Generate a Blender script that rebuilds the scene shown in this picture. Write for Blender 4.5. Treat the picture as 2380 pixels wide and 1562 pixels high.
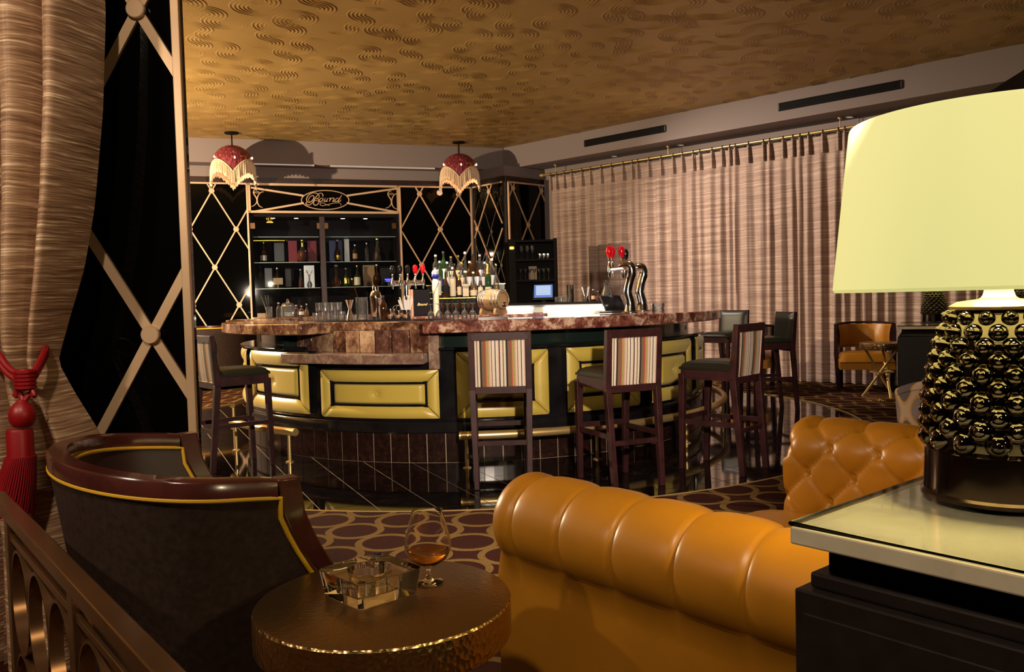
import bpy, math, random
from mathutils import Vector, Matrix
R = math.radians
sin, cos, pi = math.sin, math.cos, math.pi
random.seed(11)
sc = bpy.context.scene
col = sc.collection
for o in list(bpy.data.objects): bpy.data.objects.remove(o)

# ------------------------------------------------------------------ camera
F, HY, ROLL, CH = 1950.0, 695.0, 0.027, 1.2
_p = math.atan((781 - HY) / F)
_f = Vector((0, cos(_p), -sin(_p))); _u0 = Vector((0, sin(_p), cos(_p))); _r0 = Vector((1, 0, 0))
_r = cos(ROLL) * _r0 - sin(ROLL) * _u0
_u = sin(ROLL) * _r0 + cos(ROLL) * _u0
cd = bpy.data.cameras.new('camera'); cam = bpy.data.objects.new('camera', cd); col.objects.link(cam)
cd.sensor_width = 36.0; cd.lens = 36.0 * F / 2380.0; cd.clip_start = 0.02; cd.clip_end = 100
cam.matrix_world = Matrix(((_r.x, _u.x, -_f.x, 0), (_r.y, _u.y, -_f.y, 0), (_r.z, _u.z, -_f.z, CH), (0, 0, 0, 1)))
sc.camera = cam
def ray(px, py): return _f + _r * ((px - 1190) / F) - _u * ((py - 781) / F)
def P(px, py, z):                       # the point at height z that lies behind a spot of the photograph
    d = ray(px, py); t = (z - CH) / d.z
    return Vector((d.x * t, d.y * t, z))
def Dp(px, py, Y):                      # the point at distance Y
    d = ray(px, py); t = Y / d.y
    return Vector((d.x * t, Y, CH + d.z * t))

# ------------------------------------------------------------------ world, exposure
w = bpy.data.worlds.new('room_dark'); sc.world = w; w.use_nodes = True
w.node_tree.nodes['Background'].inputs[0].default_value = (0.9, 0.62, 0.42, 1)
w.node_tree.nodes['Background'].inputs[1].default_value = 0.012
vs = sc.view_settings
vs.view_transform = 'Standard'; vs.look = 'None'; vs.gamma = 1.0; vs.use_curve_mapping = False
vs.exposure = 0.0
sc.cycles.caustics_reflective = False; sc.cycles.caustics_refractive = False
sc.cycles.max_bounces = 10; sc.cycles.transparent_max_bounces = 24; sc.cycles.transmission_bounces = 10
sc.cycles.sample_clamp_indirect = 4.0

# ------------------------------------------------------------------ room lamps (ceiling downlights, wall washers) and unseen spots added near the camera
def lamp(name, kind, loc, power, color, target=None, angle=90, blend=0.6, size=0.06):
    ld = bpy.data.lights.new(name, kind); ld.energy = power; ld.color = color
    if kind == 'SPOT': ld.spot_size = R(angle); ld.spot_blend = blend; ld.shadow_soft_size = size
    elif kind == 'POINT': ld.shadow_soft_size = size
    elif kind == 'AREA': ld.size = size
    o = bpy.data.objects.new(name, ld); col.objects.link(o); o.location = loc
    if target is not None:
        o.rotation_euler = (Vector(target) - Vector(loc)).to_track_quat('-Z', 'Y').to_euler()
    return o
WARM = (1.0, 0.70, 0.42); WARM2 = (1.0, 0.80, 0.58); NEUT = (1.0, 0.88, 0.76)
lamp('unseen_key_lounge', 'SPOT', (-1.0, -0.1, 3.6), 260, WARM2, (-0.4, 2.2, 0.4), 120, .8, .08)  # unseen key spot added behind the camera for the foreground
lamp('unseen_spot_left', 'SPOT', (-2.5, 0.9, 2.3), 110, WARM2, (-1.45, 2.7, 1.4), 100, .8, .06)  # unseen spot added to rake the tied drape from the left, no fitting
lamp('unseen_fill_right', 'SPOT', (1.7, -0.5, 1.9), 60, (1.0, .78, .45), (0.0, 1.9, 0.5), 90, .8, .06)  # unseen fill spot added to imitate the big table lamp's glow
lamp('unseen_front_spot', 'SPOT', (0.45, 1.0, 1.62), 1150, (1.0, .83, .66), (-0.15, 6.2, 0.85), 56, .5, .04)  # unseen spot added in mid-air to light stools and bar front
lamp('downlight_bar_left', 'SPOT', (-2.6, 6.0, 3.6), 260, WARM, (-2.2, 7.4, 0.9), 90, .6, .05)
lamp('downlight_bar_centre', 'SPOT', (-0.6, 7.0, 3.6), 640, NEUT, (-0.6, 7.9, 1.0), 80, .6, .04)
lamp('downlight_bar_right', 'SPOT', (1.4, 7.4, 3.6), 260, NEUT, (1.2, 7.6, 1.0), 80, .6, .04)
lamp('ceiling_washer_left', 'POINT', (-6.2, 8.6, 2.4), 1900, (1.0, .78, .50), None, size=.03)
lamp('drape_washer', 'SPOT', (-0.8, 10.3, 3.3), 880, (1.0, .84, .70), (3.4, 11.0, 1.2), 80, .8, .05)


# ------------------------------------------------------------------ helpers
def tag(o, label=None, cat=None, group=None, kind=None):
    if label: o['label'] = label
    if cat: o['category'] = cat
    if group: o['group'] = group
    if kind: o['kind'] = kind
    return o
def thing(name, label, cat, loc=(0, 0, 0), rz=0.0, group=None):
    o = bpy.data.objects.new(name, None); col.objects.link(o)
    o.empty_display_size = 0.1
    o.location = loc; o.rotation_euler = (0, 0, rz)
    return tag(o, label, cat, group)
def children(o): return [c for c in bpy.data.objects if c.parent == o]
class Tree:
    pass
KIDS = {}
def par(o, parent):
    if parent is not None:
        o.parent = parent
        KIDS.setdefault(parent.name, []).append(o)
    return o
def copy_tree(o, parent=None):
    c = o.copy(); col.objects.link(c); c.parent = None
    par(c, parent)
    for ch in KIDS.get(o.name, []): copy_tree(ch, c)
    return c
class MB:
    def __init__(s): s.v = []; s.f = []
    def add(s, vs_, fs):
        n = len(s.v); s.v += [tuple(v) for v in vs_]; s.f += [tuple(i + n for i in f) for f in fs]; return s
    def box(s, c, d, rz=0.0, taper=1.0, rot=None):
        x, y, z = d[0] / 2, d[1] / 2, d[2] / 2
        pts = [(-x, -y, -z), (x, -y, -z), (x, y, -z), (-x, y, -z), (-x * taper, -y * taper, z), (x * taper, -y * taper, z), (x * taper, y * taper, z), (-x * taper, y * taper, z)]
        m = rot if rot is not None else Matrix.Rotation(rz, 3, 'Z')
        c = Vector(c)
        return s.add([c + m @ Vector(p) for p in pts], [(3, 2, 1, 0), (4, 5, 6, 7), (0, 1, 5, 4), (1, 2, 6, 5), (2, 3, 7, 6), (3, 0, 4, 7)])
    def bb(s, a, b):
        return s.box(((a[0] + b[0]) / 2, (a[1] + b[1]) / 2, (a[2] + b[2]) / 2), (abs(b[0] - a[0]), abs(b[1] - a[1]), abs(b[2] - a[2])))
    def bar(s, a, b, wx, wy, up=(0, 0, 1), w2=None):      # rectangular bar from a to b
        a = Vector(a); b = Vector(b); d = (b - a).normalized(); u = Vector(up)
        if abs(d.dot(u)) > 0.98: u = Vector((0, 1, 0))
        x = d.cross(u).normalized(); y = x.cross(d).normalized()
        w2 = w2 or (wx, wy)
        pts = []
        for p, (p1, p2) in ((a, (wx, wy)), (b, w2)):
            for sx, sy in ((-1, -1), (1, -1), (1, 1), (-1, 1)): pts.append(p + x * (sx * p1 / 2) + y * (sy * p2 / 2))
        return s.add(pts, [(3, 2, 1, 0), (4, 5, 6, 7), (0, 1, 5, 4), (1, 2, 6, 5), (2, 3, 7, 6), (3, 0, 4, 7)])
    def lathe(s, prof, n=24, c=(0, 0, 0), cap=True, m=None):
        # prof: list of (r, z)
        c = Vector(c); vs_ = []; fs = []; k = len(prof)
        for r, z in prof:
            for i in range(n):
                a = 2 * pi * i / n
                p = Vector((r * cos(a), r * sin(a), z))
                if m is not None: p = m @ p
                vs_.append(c + p)
        for j in range(k - 1):
            for i in range(n):
                i2 = (i + 1) % n
                fs.append((j * n + i, j * n + i2, (j + 1) * n + i2, (j + 1) * n + i))
        if cap:
            if prof[0][0] > 1e-6: fs.append(tuple(range(n - 1, -1, -1)))
            if prof[-1][0] > 1e-6: fs.append(tuple((k - 1) * n + i for i in range(n)))
        return s.add(vs_, fs)
    def tube(s, path, r, n=8, closed=False, cap=True, flat=None):
        path = [Vector(p) for p in path]; m = len(path); vs_ = []; fs = []
        prev = None
        for i, p in enumerate(path):
            a = path[(i - 1) % m] if (closed or i > 0) else p
            b = path[(i + 1) % m] if (closed or i < m - 1) else p
            d = (b - a).normalized()
            if prev is None:
                u = Vector((0, 0, 1)) if abs(d.z) < 0.9 else Vector((0, 1, 0))
                x = d.cross(u).normalized()
            else:
                x = (prev - d * prev.dot(d)).normalized()
            prev = x; y = d.cross(x)
            rr = r[i] if isinstance(r, (list, tuple)) else r
            for k in range(n):
                t = 2 * pi * k / n + pi / n
                vs_.append(p + (x * cos(t) + y * sin(t) * (flat or 1.0)) * rr)
        for i in range(m if closed else m - 1):
            for k in range(n):
                k2 = (k + 1) % n; i2 = (i + 1) % m
                fs.append((i * n + k, i2 * n + k, i2 * n + k2, i * n + k2))
        if cap and not closed:
            fs.append(tuple(range(n))); fs.append(tuple((m - 1) * n + k for k in range(n - 1, -1, -1)))
        return s.add(vs_, fs)
    def sheet(s, fn, nu, nv, closeu=False):
        vs_ = [fn(i / (nu if closeu else nu - 1.0), j / (nv - 1.0)) for j in range(nv) for i in range(nu)]; fs = []
        for j in range(nv - 1):
            for i in range(nu if closeu else nu - 1):
                i2 = (i + 1) % nu
                fs.append((j * nu + i, j * nu + i2, (j + 1) * nu + i2, (j + 1) * nu + i))
        return s.add(vs_, fs)
    def prism(s, pts, z0, z1):
        n = len(pts)
        return s.add([(x, y, z0) for x, y in pts] + [(x, y, z1) for x, y in pts],
                     [tuple(range(n - 1, -1, -1)), tuple(range(n, 2 * n))] + [(i, (i + 1) % n, n + (i + 1) % n, n + i) for i in range(n)])
    def loft(s, rings, closed_ring=True, caps=True):
        n = len(rings[0]); vs_ = [p for r in rings for p in r]; fs = []
        for j in range(len(rings) - 1):
            for i in range(n if closed_ring else n - 1):
                i2 = (i + 1) % n
                fs.append((j * n + i, j * n + i2, (j + 1) * n + i2, (j + 1) * n + i))
        if caps and closed_ring:
            fs.append(tuple(range(n - 1, -1, -1))); fs.append(tuple((len(rings) - 1) * n + i for i in range(n)))
        return s.add(vs_, fs)
    def mesh(s, name, smooth=True, ang=35):
        me = bpy.data.meshes.new(name); me.from_pydata([tuple(v) for v in s.v], [], s.f); me.validate()
        if smooth:
            me.polygons.foreach_set('use_smooth', [True] * len(me.polygons))
            me.set_sharp_from_angle(angle=R(ang))
        me.update()
        return me
    def build(s, name, mat, parent=None, smooth=True, bevel=0, seg=2, ang=35, loc=None, rz=None, label=None, fix=False, solid=None):
        me = s.mesh(name, smooth, ang); me.materials.append(mat)
        if fix:
            import bmesh
            b = bmesh.new(); b.from_mesh(me); bmesh.ops.recalc_face_normals(b, faces=b.faces); b.to_mesh(me); b.free()
        o = bpy.data.objects.new(name, me); col.objects.link(o); par(o, parent)
        if loc is not None: o.location = loc
        if rz is not None: o.rotation_euler = (0, 0, rz)
        if solid:
            md = o.modifiers.new('thickness', 'SOLIDIFY'); md.thickness = solid; md.offset = 0
        if bevel:
            md = o.modifiers.new('edges', 'BEVEL'); md.width = bevel; md.segments = seg; md.limit_method = 'ANGLE'; md.angle_limit = R(40)
        if label: o['label'] = label
        return o
def inst(src, parent=None, loc=None, rot=None, scale=None, name=None):   # another object with the same mesh
    o = bpy.data.objects.new(name or src.name.split('.')[0], src.data); col.objects.link(o); par(o, parent)
    if loc is not None: o.location = loc
    if rot is not None: o.rotation_euler = rot
    if scale is not None: o.scale = scale
    for m in src.modifiers:
        if m.type == 'BEVEL':
            md = o.modifiers.new(m.name, 'BEVEL'); md.width = m.width; md.segments = m.segments; md.limit_method = m.limit_method; md.angle_limit = m.angle_limit
    return o
def spline(pts, n=8, closed=False):
    pts = [Vector(p) for p in pts]; m = len(pts); out = []
    for i in range(m if closed else m - 1):
        g = lambda k: pts[k % m] if closed else pts[max(0, min(m - 1, k))]
        p0, p1, p2, p3 = g(i - 1), g(i), g(i + 1), g(i + 2)
        for k in range(n):
            t = k / n
            out.append(0.5 * ((2 * p1) + (p2 - p0) * t + (2 * p0 - 5 * p1 + 4 * p2 - p3) * t * t + (3 * p1 - p0 - 3 * p2 + p3) * t ** 3))
    if not closed: out.append(pts[-1])
    return out
def lerp(a, b, t): return a + (b - a) * t
def interp(tab, x):
    if x <= tab[0][0]: return tab[0][1]
    for (x0, y0), (x1, y1) in zip(tab, tab[1:]):
        if x <= x1: return y0 + (y1 - y0) * (x - x0) / (x1 - x0)
    return tab[-1][1]

# ------------------------------------------------------------------ materials
class NT:
    def __init__(s, name):
        s.m = bpy.data.materials.new(name); s.m.use_nodes = True; s.t = s.m.node_tree
        s.b = s.t.nodes['Principled BSDF']; s.o = s.t.nodes['Material Output']
    def n(s, typ, **kw):
        nd = s.t.nodes.new(typ)
        for k, v in kw.items():
            if k.startswith('i_'):
                key = k[2:]; key = int(key) if key.isdigit() else key
                nd.inputs[key].default_value = v
            else: setattr(nd, k, v)
        return nd
    def l(s, a, b): s.t.links.new(a, b); return s
    def math(s, op, a, b=None, clamp=False):
        nd = s.n('ShaderNodeMath', operation=op, use_clamp=clamp)
        for i, v in enumerate((a, b)):
            if v is None: continue
            if isinstance(v, (int, float)): nd.inputs[i].default_value = v
            else: s.l(v, nd.inputs[i])
        return nd.outputs[0]
    def coord(s, kind='Object', scale=(1, 1, 1), rot=(0, 0, 0), loc=(0, 0, 0)):
        tc = s.n('ShaderNodeTexCoord'); mp = s.n('ShaderNodeMapping')
        mp.inputs['Scale'].default_value = scale; mp.inputs['Rotation'].default_value = rot; mp.inputs['Location'].default_value = loc
        s.l(tc.outputs[kind], mp.inputs[0]); return mp.outputs[0]
    def noise(s, vec=None, scale=5, detail=4, rough=0.55, dist=0.0):
        nd = s.n('ShaderNodeTexNoise'); nd.inputs['Scale'].default_value = scale; nd.inputs['Detail'].default_value = detail
        nd.inputs['Roughness'].default_value = rough; nd.inputs['Distortion'].default_value = dist
        if vec is not None: s.l(vec, nd.inputs['Vector'])
        return nd.outputs[0]
    def ramp(s, fac, stops, interp_='LINEAR'):
        nd = s.n('ShaderNodeValToRGB'); cr = nd.color_ramp; cr.interpolation = interp_
        while len(cr.elements) < len(stops): cr.elements.new(0.5)
        for e, (p, c) in zip(cr.elements, stops): e.position = p; e.color = (*c, 1)
        s.l(fac, nd.inputs[0]); return nd.outputs[0]
    def mix(s, fac, a, b):
        nd = s.n('ShaderNodeMix', data_type='RGBA')
        for i, v in ((0, fac), (6, a), (7, b)):
            if isinstance(v, (int, float)): nd.inputs[i].default_value = v
            elif isinstance(v, tuple): nd.inputs[i].default_value = (*v, 1)
            else: s.l(v, nd.inputs[i])
        return nd.outputs[2]
    def bump(s, h, strength=0.3, dist=0.01):
        nd = s.n('ShaderNodeBump'); nd.inputs['Strength'].default_value = strength; nd.inputs['Distance'].default_value = dist
        s.l(h, nd.inputs['Height']); s.l(nd.outputs[0], s.b.inputs['Normal']); return s
    def set(s, **kw):
        for k, v in kw.items():
            k = {'col': 'Base Color', 'rough': 'Roughness', 'metal': 'Metallic', 'spec': 'Specular IOR Level', 'coat': 'Coat Weight', 'coatr': 'Coat Roughness',
                 'sheen': 'Sheen Weight', 'trans': 'Transmission Weight', 'ior': 'IOR', 'emis': 'Emission Color', 'estr': 'Emission Strength', 'alpha': 'Alpha'}[k]
            if isinstance(v, tuple): v = (*v, 1)
            if hasattr(v, 'is_linked') or hasattr(v, 'links'): s.l(v, s.b.inputs[k])
            else: s.b.inputs[k].default_value = v
        return s
def mat(name, c, rough=0.5, metal=0.0, spec=0.5, coat=0.0, var=None, bump=None, **kw):
    t = NT(name); t.set(col=c, rough=rough, metal=metal, spec=spec, coat=coat, **kw)
    if var:                                   # (scale, amount): soft tone variation
        f = t.noise(t.coord(), var[0], 5)
        t.set(col=t.ramp(f, [(0.3, tuple(x * (1 - var[1]) for x in c)), (0.7, tuple(min(1, x * (1 + var[1])) for x in c))]))
    if bump:
        t.bump(t.noise(t.coord(), bump[0], 3), bump[1], bump[2] if len(bump) > 2 else 0.003)
    return t.m
M = {}
M['brass'] = mat('brass', (0.66, 0.46, 0.19), 0.34, 0.78)
M['champagne'] = mat('champagne_metal', (0.62, 0.42, 0.26), 0.38, 0.35, var=(3, 0.1))
M['black_mirror'] = mat('black_mirror_glass', (0.0015, 0.0015, 0.0015), 0.03, spec=0.18)
M['black_gloss'] = mat('black_gloss', (0.006, 0.006, 0.007), 0.12, spec=0.5, var=(6, 0.5))
M['black_matte'] = mat('black_matte', (0.005, 0.004, 0.004), 0.6, spec=0.08)
M['black_plastic'] = mat('black_plastic', (0.015, 0.015, 0.017), 0.3)
M['dark_trim'] = mat('dark_wood_trim', (0.022, 0.007, 0.006), 0.35, var=(8, 0.4))
M['soffit'] = mat('taupe_plaster', (0.225, 0.18, 0.172), 0.8, spec=0.2, bump=(40, 0.05))
M['wood_dark'] = mat('mahogany_dark', (0.022, 0.0060, 0.0060), 0.5, spec=0.16, var=(9, 0.45))
M['wood_rim'] = mat('mahogany_rim', (0.060, 0.014, 0.011), 0.20, spec=0.6, coat=0.3, var=(7, 0.4))
M['espresso'] = mat('espresso_veneer', (0.013, 0.009, 0.008), 0.42, var=(30, 0.3))
M['leather_green'] = mat('olive_black_leather', (0.010, 0.010, 0.0055), 0.38, spec=0.25, bump=(160, 0.06, 0.001))
M['leather_black'] = mat('black_leather', (0.012, 0.010, 0.010), 0.33, bump=(140, 0.06, 0.001))
M['leather_brown'] = mat('brown_hide', (0.028, 0.0155, 0.012), 0.66, spec=0.25, var=(60, 0.35), bump=(220, 0.2, 0.001))
M['leather_brown_in'] = mat('brown_leather_inside', (0.030, 0.012, 0.010), 0.45, bump=(120, 0.08, 0.001))
M['piping'] = mat('gold_piping', (0.62, 0.36, 0.02), 0.45)
M['leather_mustard'] = mat('mustard_leather', (0.36, 0.145, 0.009), 0.36, spec=0.4, var=(5, 0.10), bump=(90, 0.05, 0.001))
M['vinyl_gold'] = mat('gold_green_vinyl', (0.47, 0.345, 0.06), 0.34, spec=0.5, sheen=0.15)
M['chrome'] = mat('chrome', (0.85, 0.84, 0.86), 0.11, 1.0)
M['steel'] = mat('brushed_steel', (0.42, 0.42, 0.43), 0.25, 1.0)
M['steel_sheet'] = mat('steel_sheet', (0.70, 0.70, 0.68), 0.35, 0.75)
M['dark_chrome'] = mat('smoked_chrome', (0.085, 0.07, 0.06), 0.05, 1.0, coat=0.6)
M['dark_chrome_band'] = mat('smoked_brushed_band', (0.085, 0.06, 0.055), 0.15, 1.0)
M['red_gloss'] = mat('red_gloss', (0.55, 0.004, 0.012), 0.12, coat=0.6)
M['red_silk'] = mat('red_silk', (0.24, 0.002, 0.006), 0.42)
M['bronze_rail'] = mat('bronze_brown_metal', (0.20, 0.10, 0.045), 0.27, 0.8, var=(4, 0.15))
M['cream_paper'] = mat('cream_paper', (0.46, 0.36, 0.23), 0.7)
M['white_paper'] = mat('white_paper', (0.42, 0.39, 0.36), 0.6)
M['white_plastic'] = mat('white_plastic', (0.82, 0.80, 0.78), 0.45)
M['gold_foil'] = mat('gold_foil', (0.75, 0.55, 0.12), 0.25, 1.0)
M['maroon_card'] = mat('maroon_card', (0.23, 0.025, 0.045), 0.5)
M['navy_card'] = mat('navy_card', (0.02, 0.03, 0.12), 0.4)
M['silver_card'] = mat('silver_card', (0.6, 0.6, 0.62), 0.3, 0.5)
M['tan_card'] = mat('tan_card', (0.42, 0.26, 0.14), 0.5)
M['dark_card'] = mat('dark_card', (0.010, 0.008, 0.010), 0.6, spec=0.08)
M['oak'] = mat('pale_oak', (0.34, 0.205, 0.095), 0.5, var=(14, 0.22))
M['cedar'] = mat('cedar', (0.52, 0.24, 0.14), 0.5, var=(14, 0.2))
M['fringe'] = mat('cream_fringe', (0.78, 0.60, 0.42), 0.8, bump=(120, 0.3, 0.003))
M['blue_cap'] = mat('blue_enamel', (0.02, 0.03, 0.30), 0.25)
M['ivory'] = mat('ivory_paint', (0.80, 0.72, 0.50), 0.4)
M['shelf_edge'] = mat('polished_glass_edge', (0.50, 0.62, 0.62), 0.2)
M['ink'] = mat('black_ink', (0.01, 0.01, 0.01), 0.6)
M['gold_ink'] = mat('gold_ink', (0.5, 0.35, 0.12), 0.4, 0.6)

def emis(name, c, s):
    t = NT(name); t.set(col=(0, 0, 0), rough=0.6, emis=c, estr=s); return t.m
M['bulb'] = emis('bulb_glow', (1.0, 0.62, 0.28), 12.0)
M['led'] = emis('led_strip', (1.0, 0.93, 0.82), 16.0)
M['led_dim'] = emis('cabinet_led', (1.0, 0.9, 0.75), 8.0)
M['led_blue'] = emis('blue_led', (0.05, 0.05, 1.0), 6.0)
M['sconce'] = emis('sconce_glow', (1.0, 0.55, 0.08), 2.5)
M['screen_blue'] = emis('screen_blue', (0.14, 0.24, 0.62), 1.0)
M['screen_white'] = emis('screen_white', (0.50, 0.62, 0.85), 1.0)
M['downlight'] = emis('downlight_glow', (1.0, 0.8, 0.7), 0.35)

def stone(name, c0, c1, c2, scale, rough=0.12, per_object=True, stops=(0.33, 0.5, 0.66)):
    t = NT(name); v = t.coord()
    if per_object:
        oi = t.n('ShaderNodeObjectInfo'); mul = t.math('MULTIPLY', oi.outputs['Random'], 37.0)
        cx = t.n('ShaderNodeCombineXYZ'); t.l(mul, cx.inputs[0]); t.l(mul, cx.inputs[1]); t.l(mul, cx.inputs[2])
        va = t.n('ShaderNodeVectorMath', operation='ADD'); t.l(v, va.inputs[0]); t.l(cx.outputs[0], va.inputs[1]); v = va.outputs[0]
    f = t.noise(v, scale, 7, 0.66, 0.6); g = t.noise(v, scale * 6, 3, 0.6)
    f2 = t.math('ADD', t.math('MULTIPLY', f, 0.78), t.math('MULTIPLY', g, 0.22))
    t.set(col=t.ramp(f2, [(stops[0], c0), (stops[1], c1), (stops[2], c2)]), rough=rough, spec=0.5)
    return t.m
M['stone_red'] = stone('red_brown_granite', (0.075, 0.018, 0.013), (0.19, 0.065, 0.045), (0.52, 0.36, 0.26), 9.0, 0.10, stops=(0.40, 0.50, 0.60))
M['stone_brown'] = stone('brown_travertine', (0.050, 0.020, 0.012), (0.17, 0.08, 0.045), (0.50, 0.32, 0.18), 7.0, 0.12, stops=(0.40, 0.50, 0.61))
M['stone_edge'] = stone('grey_stone_edge', (0.09, 0.04, 0.03), (0.20, 0.12, 0.09), (0.34, 0.26, 0.17), 11.0, 0.25)
M['stone_tan'] = stone('tan_travertine', (0.12, 0.055, 0.03), (0.34, 0.20, 0.12), (0.56, 0.39, 0.24), 8.0, 0.12, stops=(0.38, 0.50, 0.62))
M['stone_dark'] = stone('dark_granite', (0.045, 0.018, 0.013), (0.10, 0.045, 0.032), (0.22, 0.12, 0.085), 14.0, 0.10, stops=(0.38, 0.50, 0.64))
M['band_green'] = mat('dark_green_gloss', (0.008, 0.016, 0.013), 0.10, spec=0.7)
M['stone_cream'] = stone('cream_marble', (0.40, 0.34, 0.24), (0.60, 0.52, 0.38), (0.70, 0.62, 0.47), 3.0, 0.14)
M['tile_black'] = stone('black_marble_tile', (0.0022, 0.0012, 0.0012), (0.006, 0.0035, 0.003), (0.030, 0.016, 0.013), 14.0, 0.045, stops=(0.35, 0.55, 0.80))
M['tile_plinth'] = stone('plinth_marble', (0.006, 0.0025, 0.002), (0.018, 0.007, 0.0055), (0.06, 0.026, 0.02), 22.0, 0.20, stops=(0.35, 0.55, 0.8))
M['grout'] = mat('pale_grout', (0.30, 0.23, 0.155), 0.8)

def carpet():
    t = NT('ring_carpet')
    v = t.coord(scale=(1 / 0.30,) * 3, rot=(0, 0, R(49)), loc=(0.35, 0.1, 0))
    fr = t.n('ShaderNodeVectorMath', operation='FRACTION'); t.l(v, fr.inputs[0])
    sb = t.n('ShaderNodeVectorMath', operation='SUBTRACT'); t.l(fr.outputs[0], sb.inputs[0]); sb.inputs[1].default_value = (0.5, 0.5, 0)
    sp = t.n('ShaderNodeSeparateXYZ'); t.l(sb.outputs[0], sp.inputs[0])
    d = t.math('SQRT', t.math('ADD', t.math('POWER', t.math('ABSOLUTE', sp.outputs[0]), 2.0), t.math('POWER', t.math('ABSOLUTE', sp.outputs[1]), 2.0)))
    a = t.math('ABSOLUTE', t.math('SUBTRACT', d, 0.452))
    ring = t.math('LESS_THAN', a, 0.060)
    nz = t.noise(t.coord(), 180, 2); nb = t.noise(t.coord(), 1.2, 3)
    wine = t.ramp(nz, [(0.3, (0.014, 0.0022, 0.0008)), (0.7, (0.040, 0.007, 0.003))])
    gold = t.ramp(nz, [(0.3, (0.09, 0.050, 0.012)), (0.7, (0.18, 0.105, 0.032))])
    t.set(col=t.mix(ring, wine, gold), rough=0.95, spec=0.1)
    t.bump(t.math('ADD', nz, t.math('MULTIPLY', ring, 0.6)), 0.5, 0.004)
    return t.m
M['carpet'] = carpet()

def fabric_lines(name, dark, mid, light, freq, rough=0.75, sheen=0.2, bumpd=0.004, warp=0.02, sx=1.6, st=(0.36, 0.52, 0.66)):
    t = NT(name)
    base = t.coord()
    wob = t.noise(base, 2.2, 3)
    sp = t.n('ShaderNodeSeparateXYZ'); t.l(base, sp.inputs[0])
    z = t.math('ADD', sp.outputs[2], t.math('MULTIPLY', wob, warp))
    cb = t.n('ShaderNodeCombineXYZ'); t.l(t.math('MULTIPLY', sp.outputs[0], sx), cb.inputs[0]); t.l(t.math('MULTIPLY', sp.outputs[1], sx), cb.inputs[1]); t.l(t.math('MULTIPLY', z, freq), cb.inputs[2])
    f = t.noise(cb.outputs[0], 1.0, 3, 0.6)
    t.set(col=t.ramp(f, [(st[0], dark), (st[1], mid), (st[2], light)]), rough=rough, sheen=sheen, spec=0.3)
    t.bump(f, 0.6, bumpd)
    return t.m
M['curtain_far'] = fabric_lines('pleated_drape', (0.27, 0.18, 0.15), (0.37, 0.26, 0.215), (0.50, 0.38, 0.305), 52.0, sx=1.2)
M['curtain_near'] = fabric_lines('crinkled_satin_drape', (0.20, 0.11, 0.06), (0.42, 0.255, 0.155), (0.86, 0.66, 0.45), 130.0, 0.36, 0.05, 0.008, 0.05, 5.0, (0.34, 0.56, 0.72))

def striped():
    t = NT('striped_upholstery')
    sp = t.n('ShaderNodeSeparateXYZ'); t.l(t.coord(), sp.inputs[0])
    x = t.math('FRACT', t.math('MULTIPLY', t.math('ADD', sp.outputs[0], 0.165), 1 / 0.165))
    W_, B_, K_, Rd, Ol, Pk = (0.62, 0.53, 0.43), (0.17, 0.10, 0.055), (0.02, 0.015, 0.015), (0.50, 0.03, 0.045), (0.32, 0.27, 0.09), (0.55, 0.30, 0.25)
    seq = [(0.0, W_), (0.10, B_), (0.14, W_), (0.22, K_), (0.29, B_), (0.42, Rd), (0.46, Ol), (0.56, Pk), (0.61, W_), (0.66, B_), (0.69, W_), (0.80, K_), (0.83, W_), (0.93, Pk), (0.96, K_)]
    c = t.ramp(x, seq, 'CONSTANT'); nz = t.noise(t.coord(scale=(1, 1, 8)), 60, 3)
    t.set(col=t.mix(t.math('MULTIPLY', nz, 0.5), c, (0.03, 0.02, 0.015)), rough=0.85, spec=0.15)
    t.bump(nz, 0.3, 0.002)
    return t.m
M['striped'] = striped()

def pattern_chair():
    t = NT('ogee_pattern_upholstery')
    sp = t.n('ShaderNodeSeparateXYZ'); t.l(t.coord('Object'), sp.inputs[0])
    ang = t.math('ADD', sp.outputs[0], sp.outputs[1])
    u = t.math('SINE', t.math('MULTIPLY', ang, 40.0)); v = t.math('SINE', t.math('MULTIPLY', sp.outputs[2], 24.0))
    f = t.math('ADD', t.math('MULTIPLY', t.math('ADD', u, v), 0.25), 0.5)
    t.set(col=t.ramp(f, [(0.0, (0.07, 0.05, 0.06)), (0.36, (0.35, 0.17, 0.03)), (0.44, (0.34, 0.24, 0.18)), (0.62, (0.36, 0.18, 0.03)), (0.70, (0.16, 0.12, 0.12))], 'CONSTANT'), rough=0.8)
    return t.m
M['ogee'] = pattern_chair()

def ceiling_gold():
    t = NT('gold_plaster'); f = t.noise(t.coord(), 0.8, 4)
    t.set(col=t.ramp(f, [(0.3, (0.36, 0.215, 0.065)), (0.7, (0.48, 0.30, 0.10))]), rough=0.46, metal=0.25, spec=0.35)
    t.bump(t.noise(t.coord(), 22, 4), 0.12, 0.006)
    return t.m
M['ceiling'] = ceiling_gold()

def hammered(name, c, rough, scale, strength):
    t = NT(name); vo = t.n('ShaderNodeTexVoronoi', feature='F1'); vo.inputs['Scale'].default_value = scale; t.l(t.coord(), vo.inputs['Vector'])
    h = t.math('MULTIPLY', t.math('POWER', vo.outputs['Distance'], 2.0), 1.0)
    t.set(col=c, rough=rough, metal=1.0); t.bump(h, strength, 0.006); return t.m
M['hammered_side'] = hammered('hammered_bronze_side', (0.58, 0.38, 0.16), 0.27, 85.0, 0.5)
M['hammered_top'] = hammered('hammered_bronze_top', (0.36, 0.225, 0.095), 0.33, 120.0, 0.12)

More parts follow.
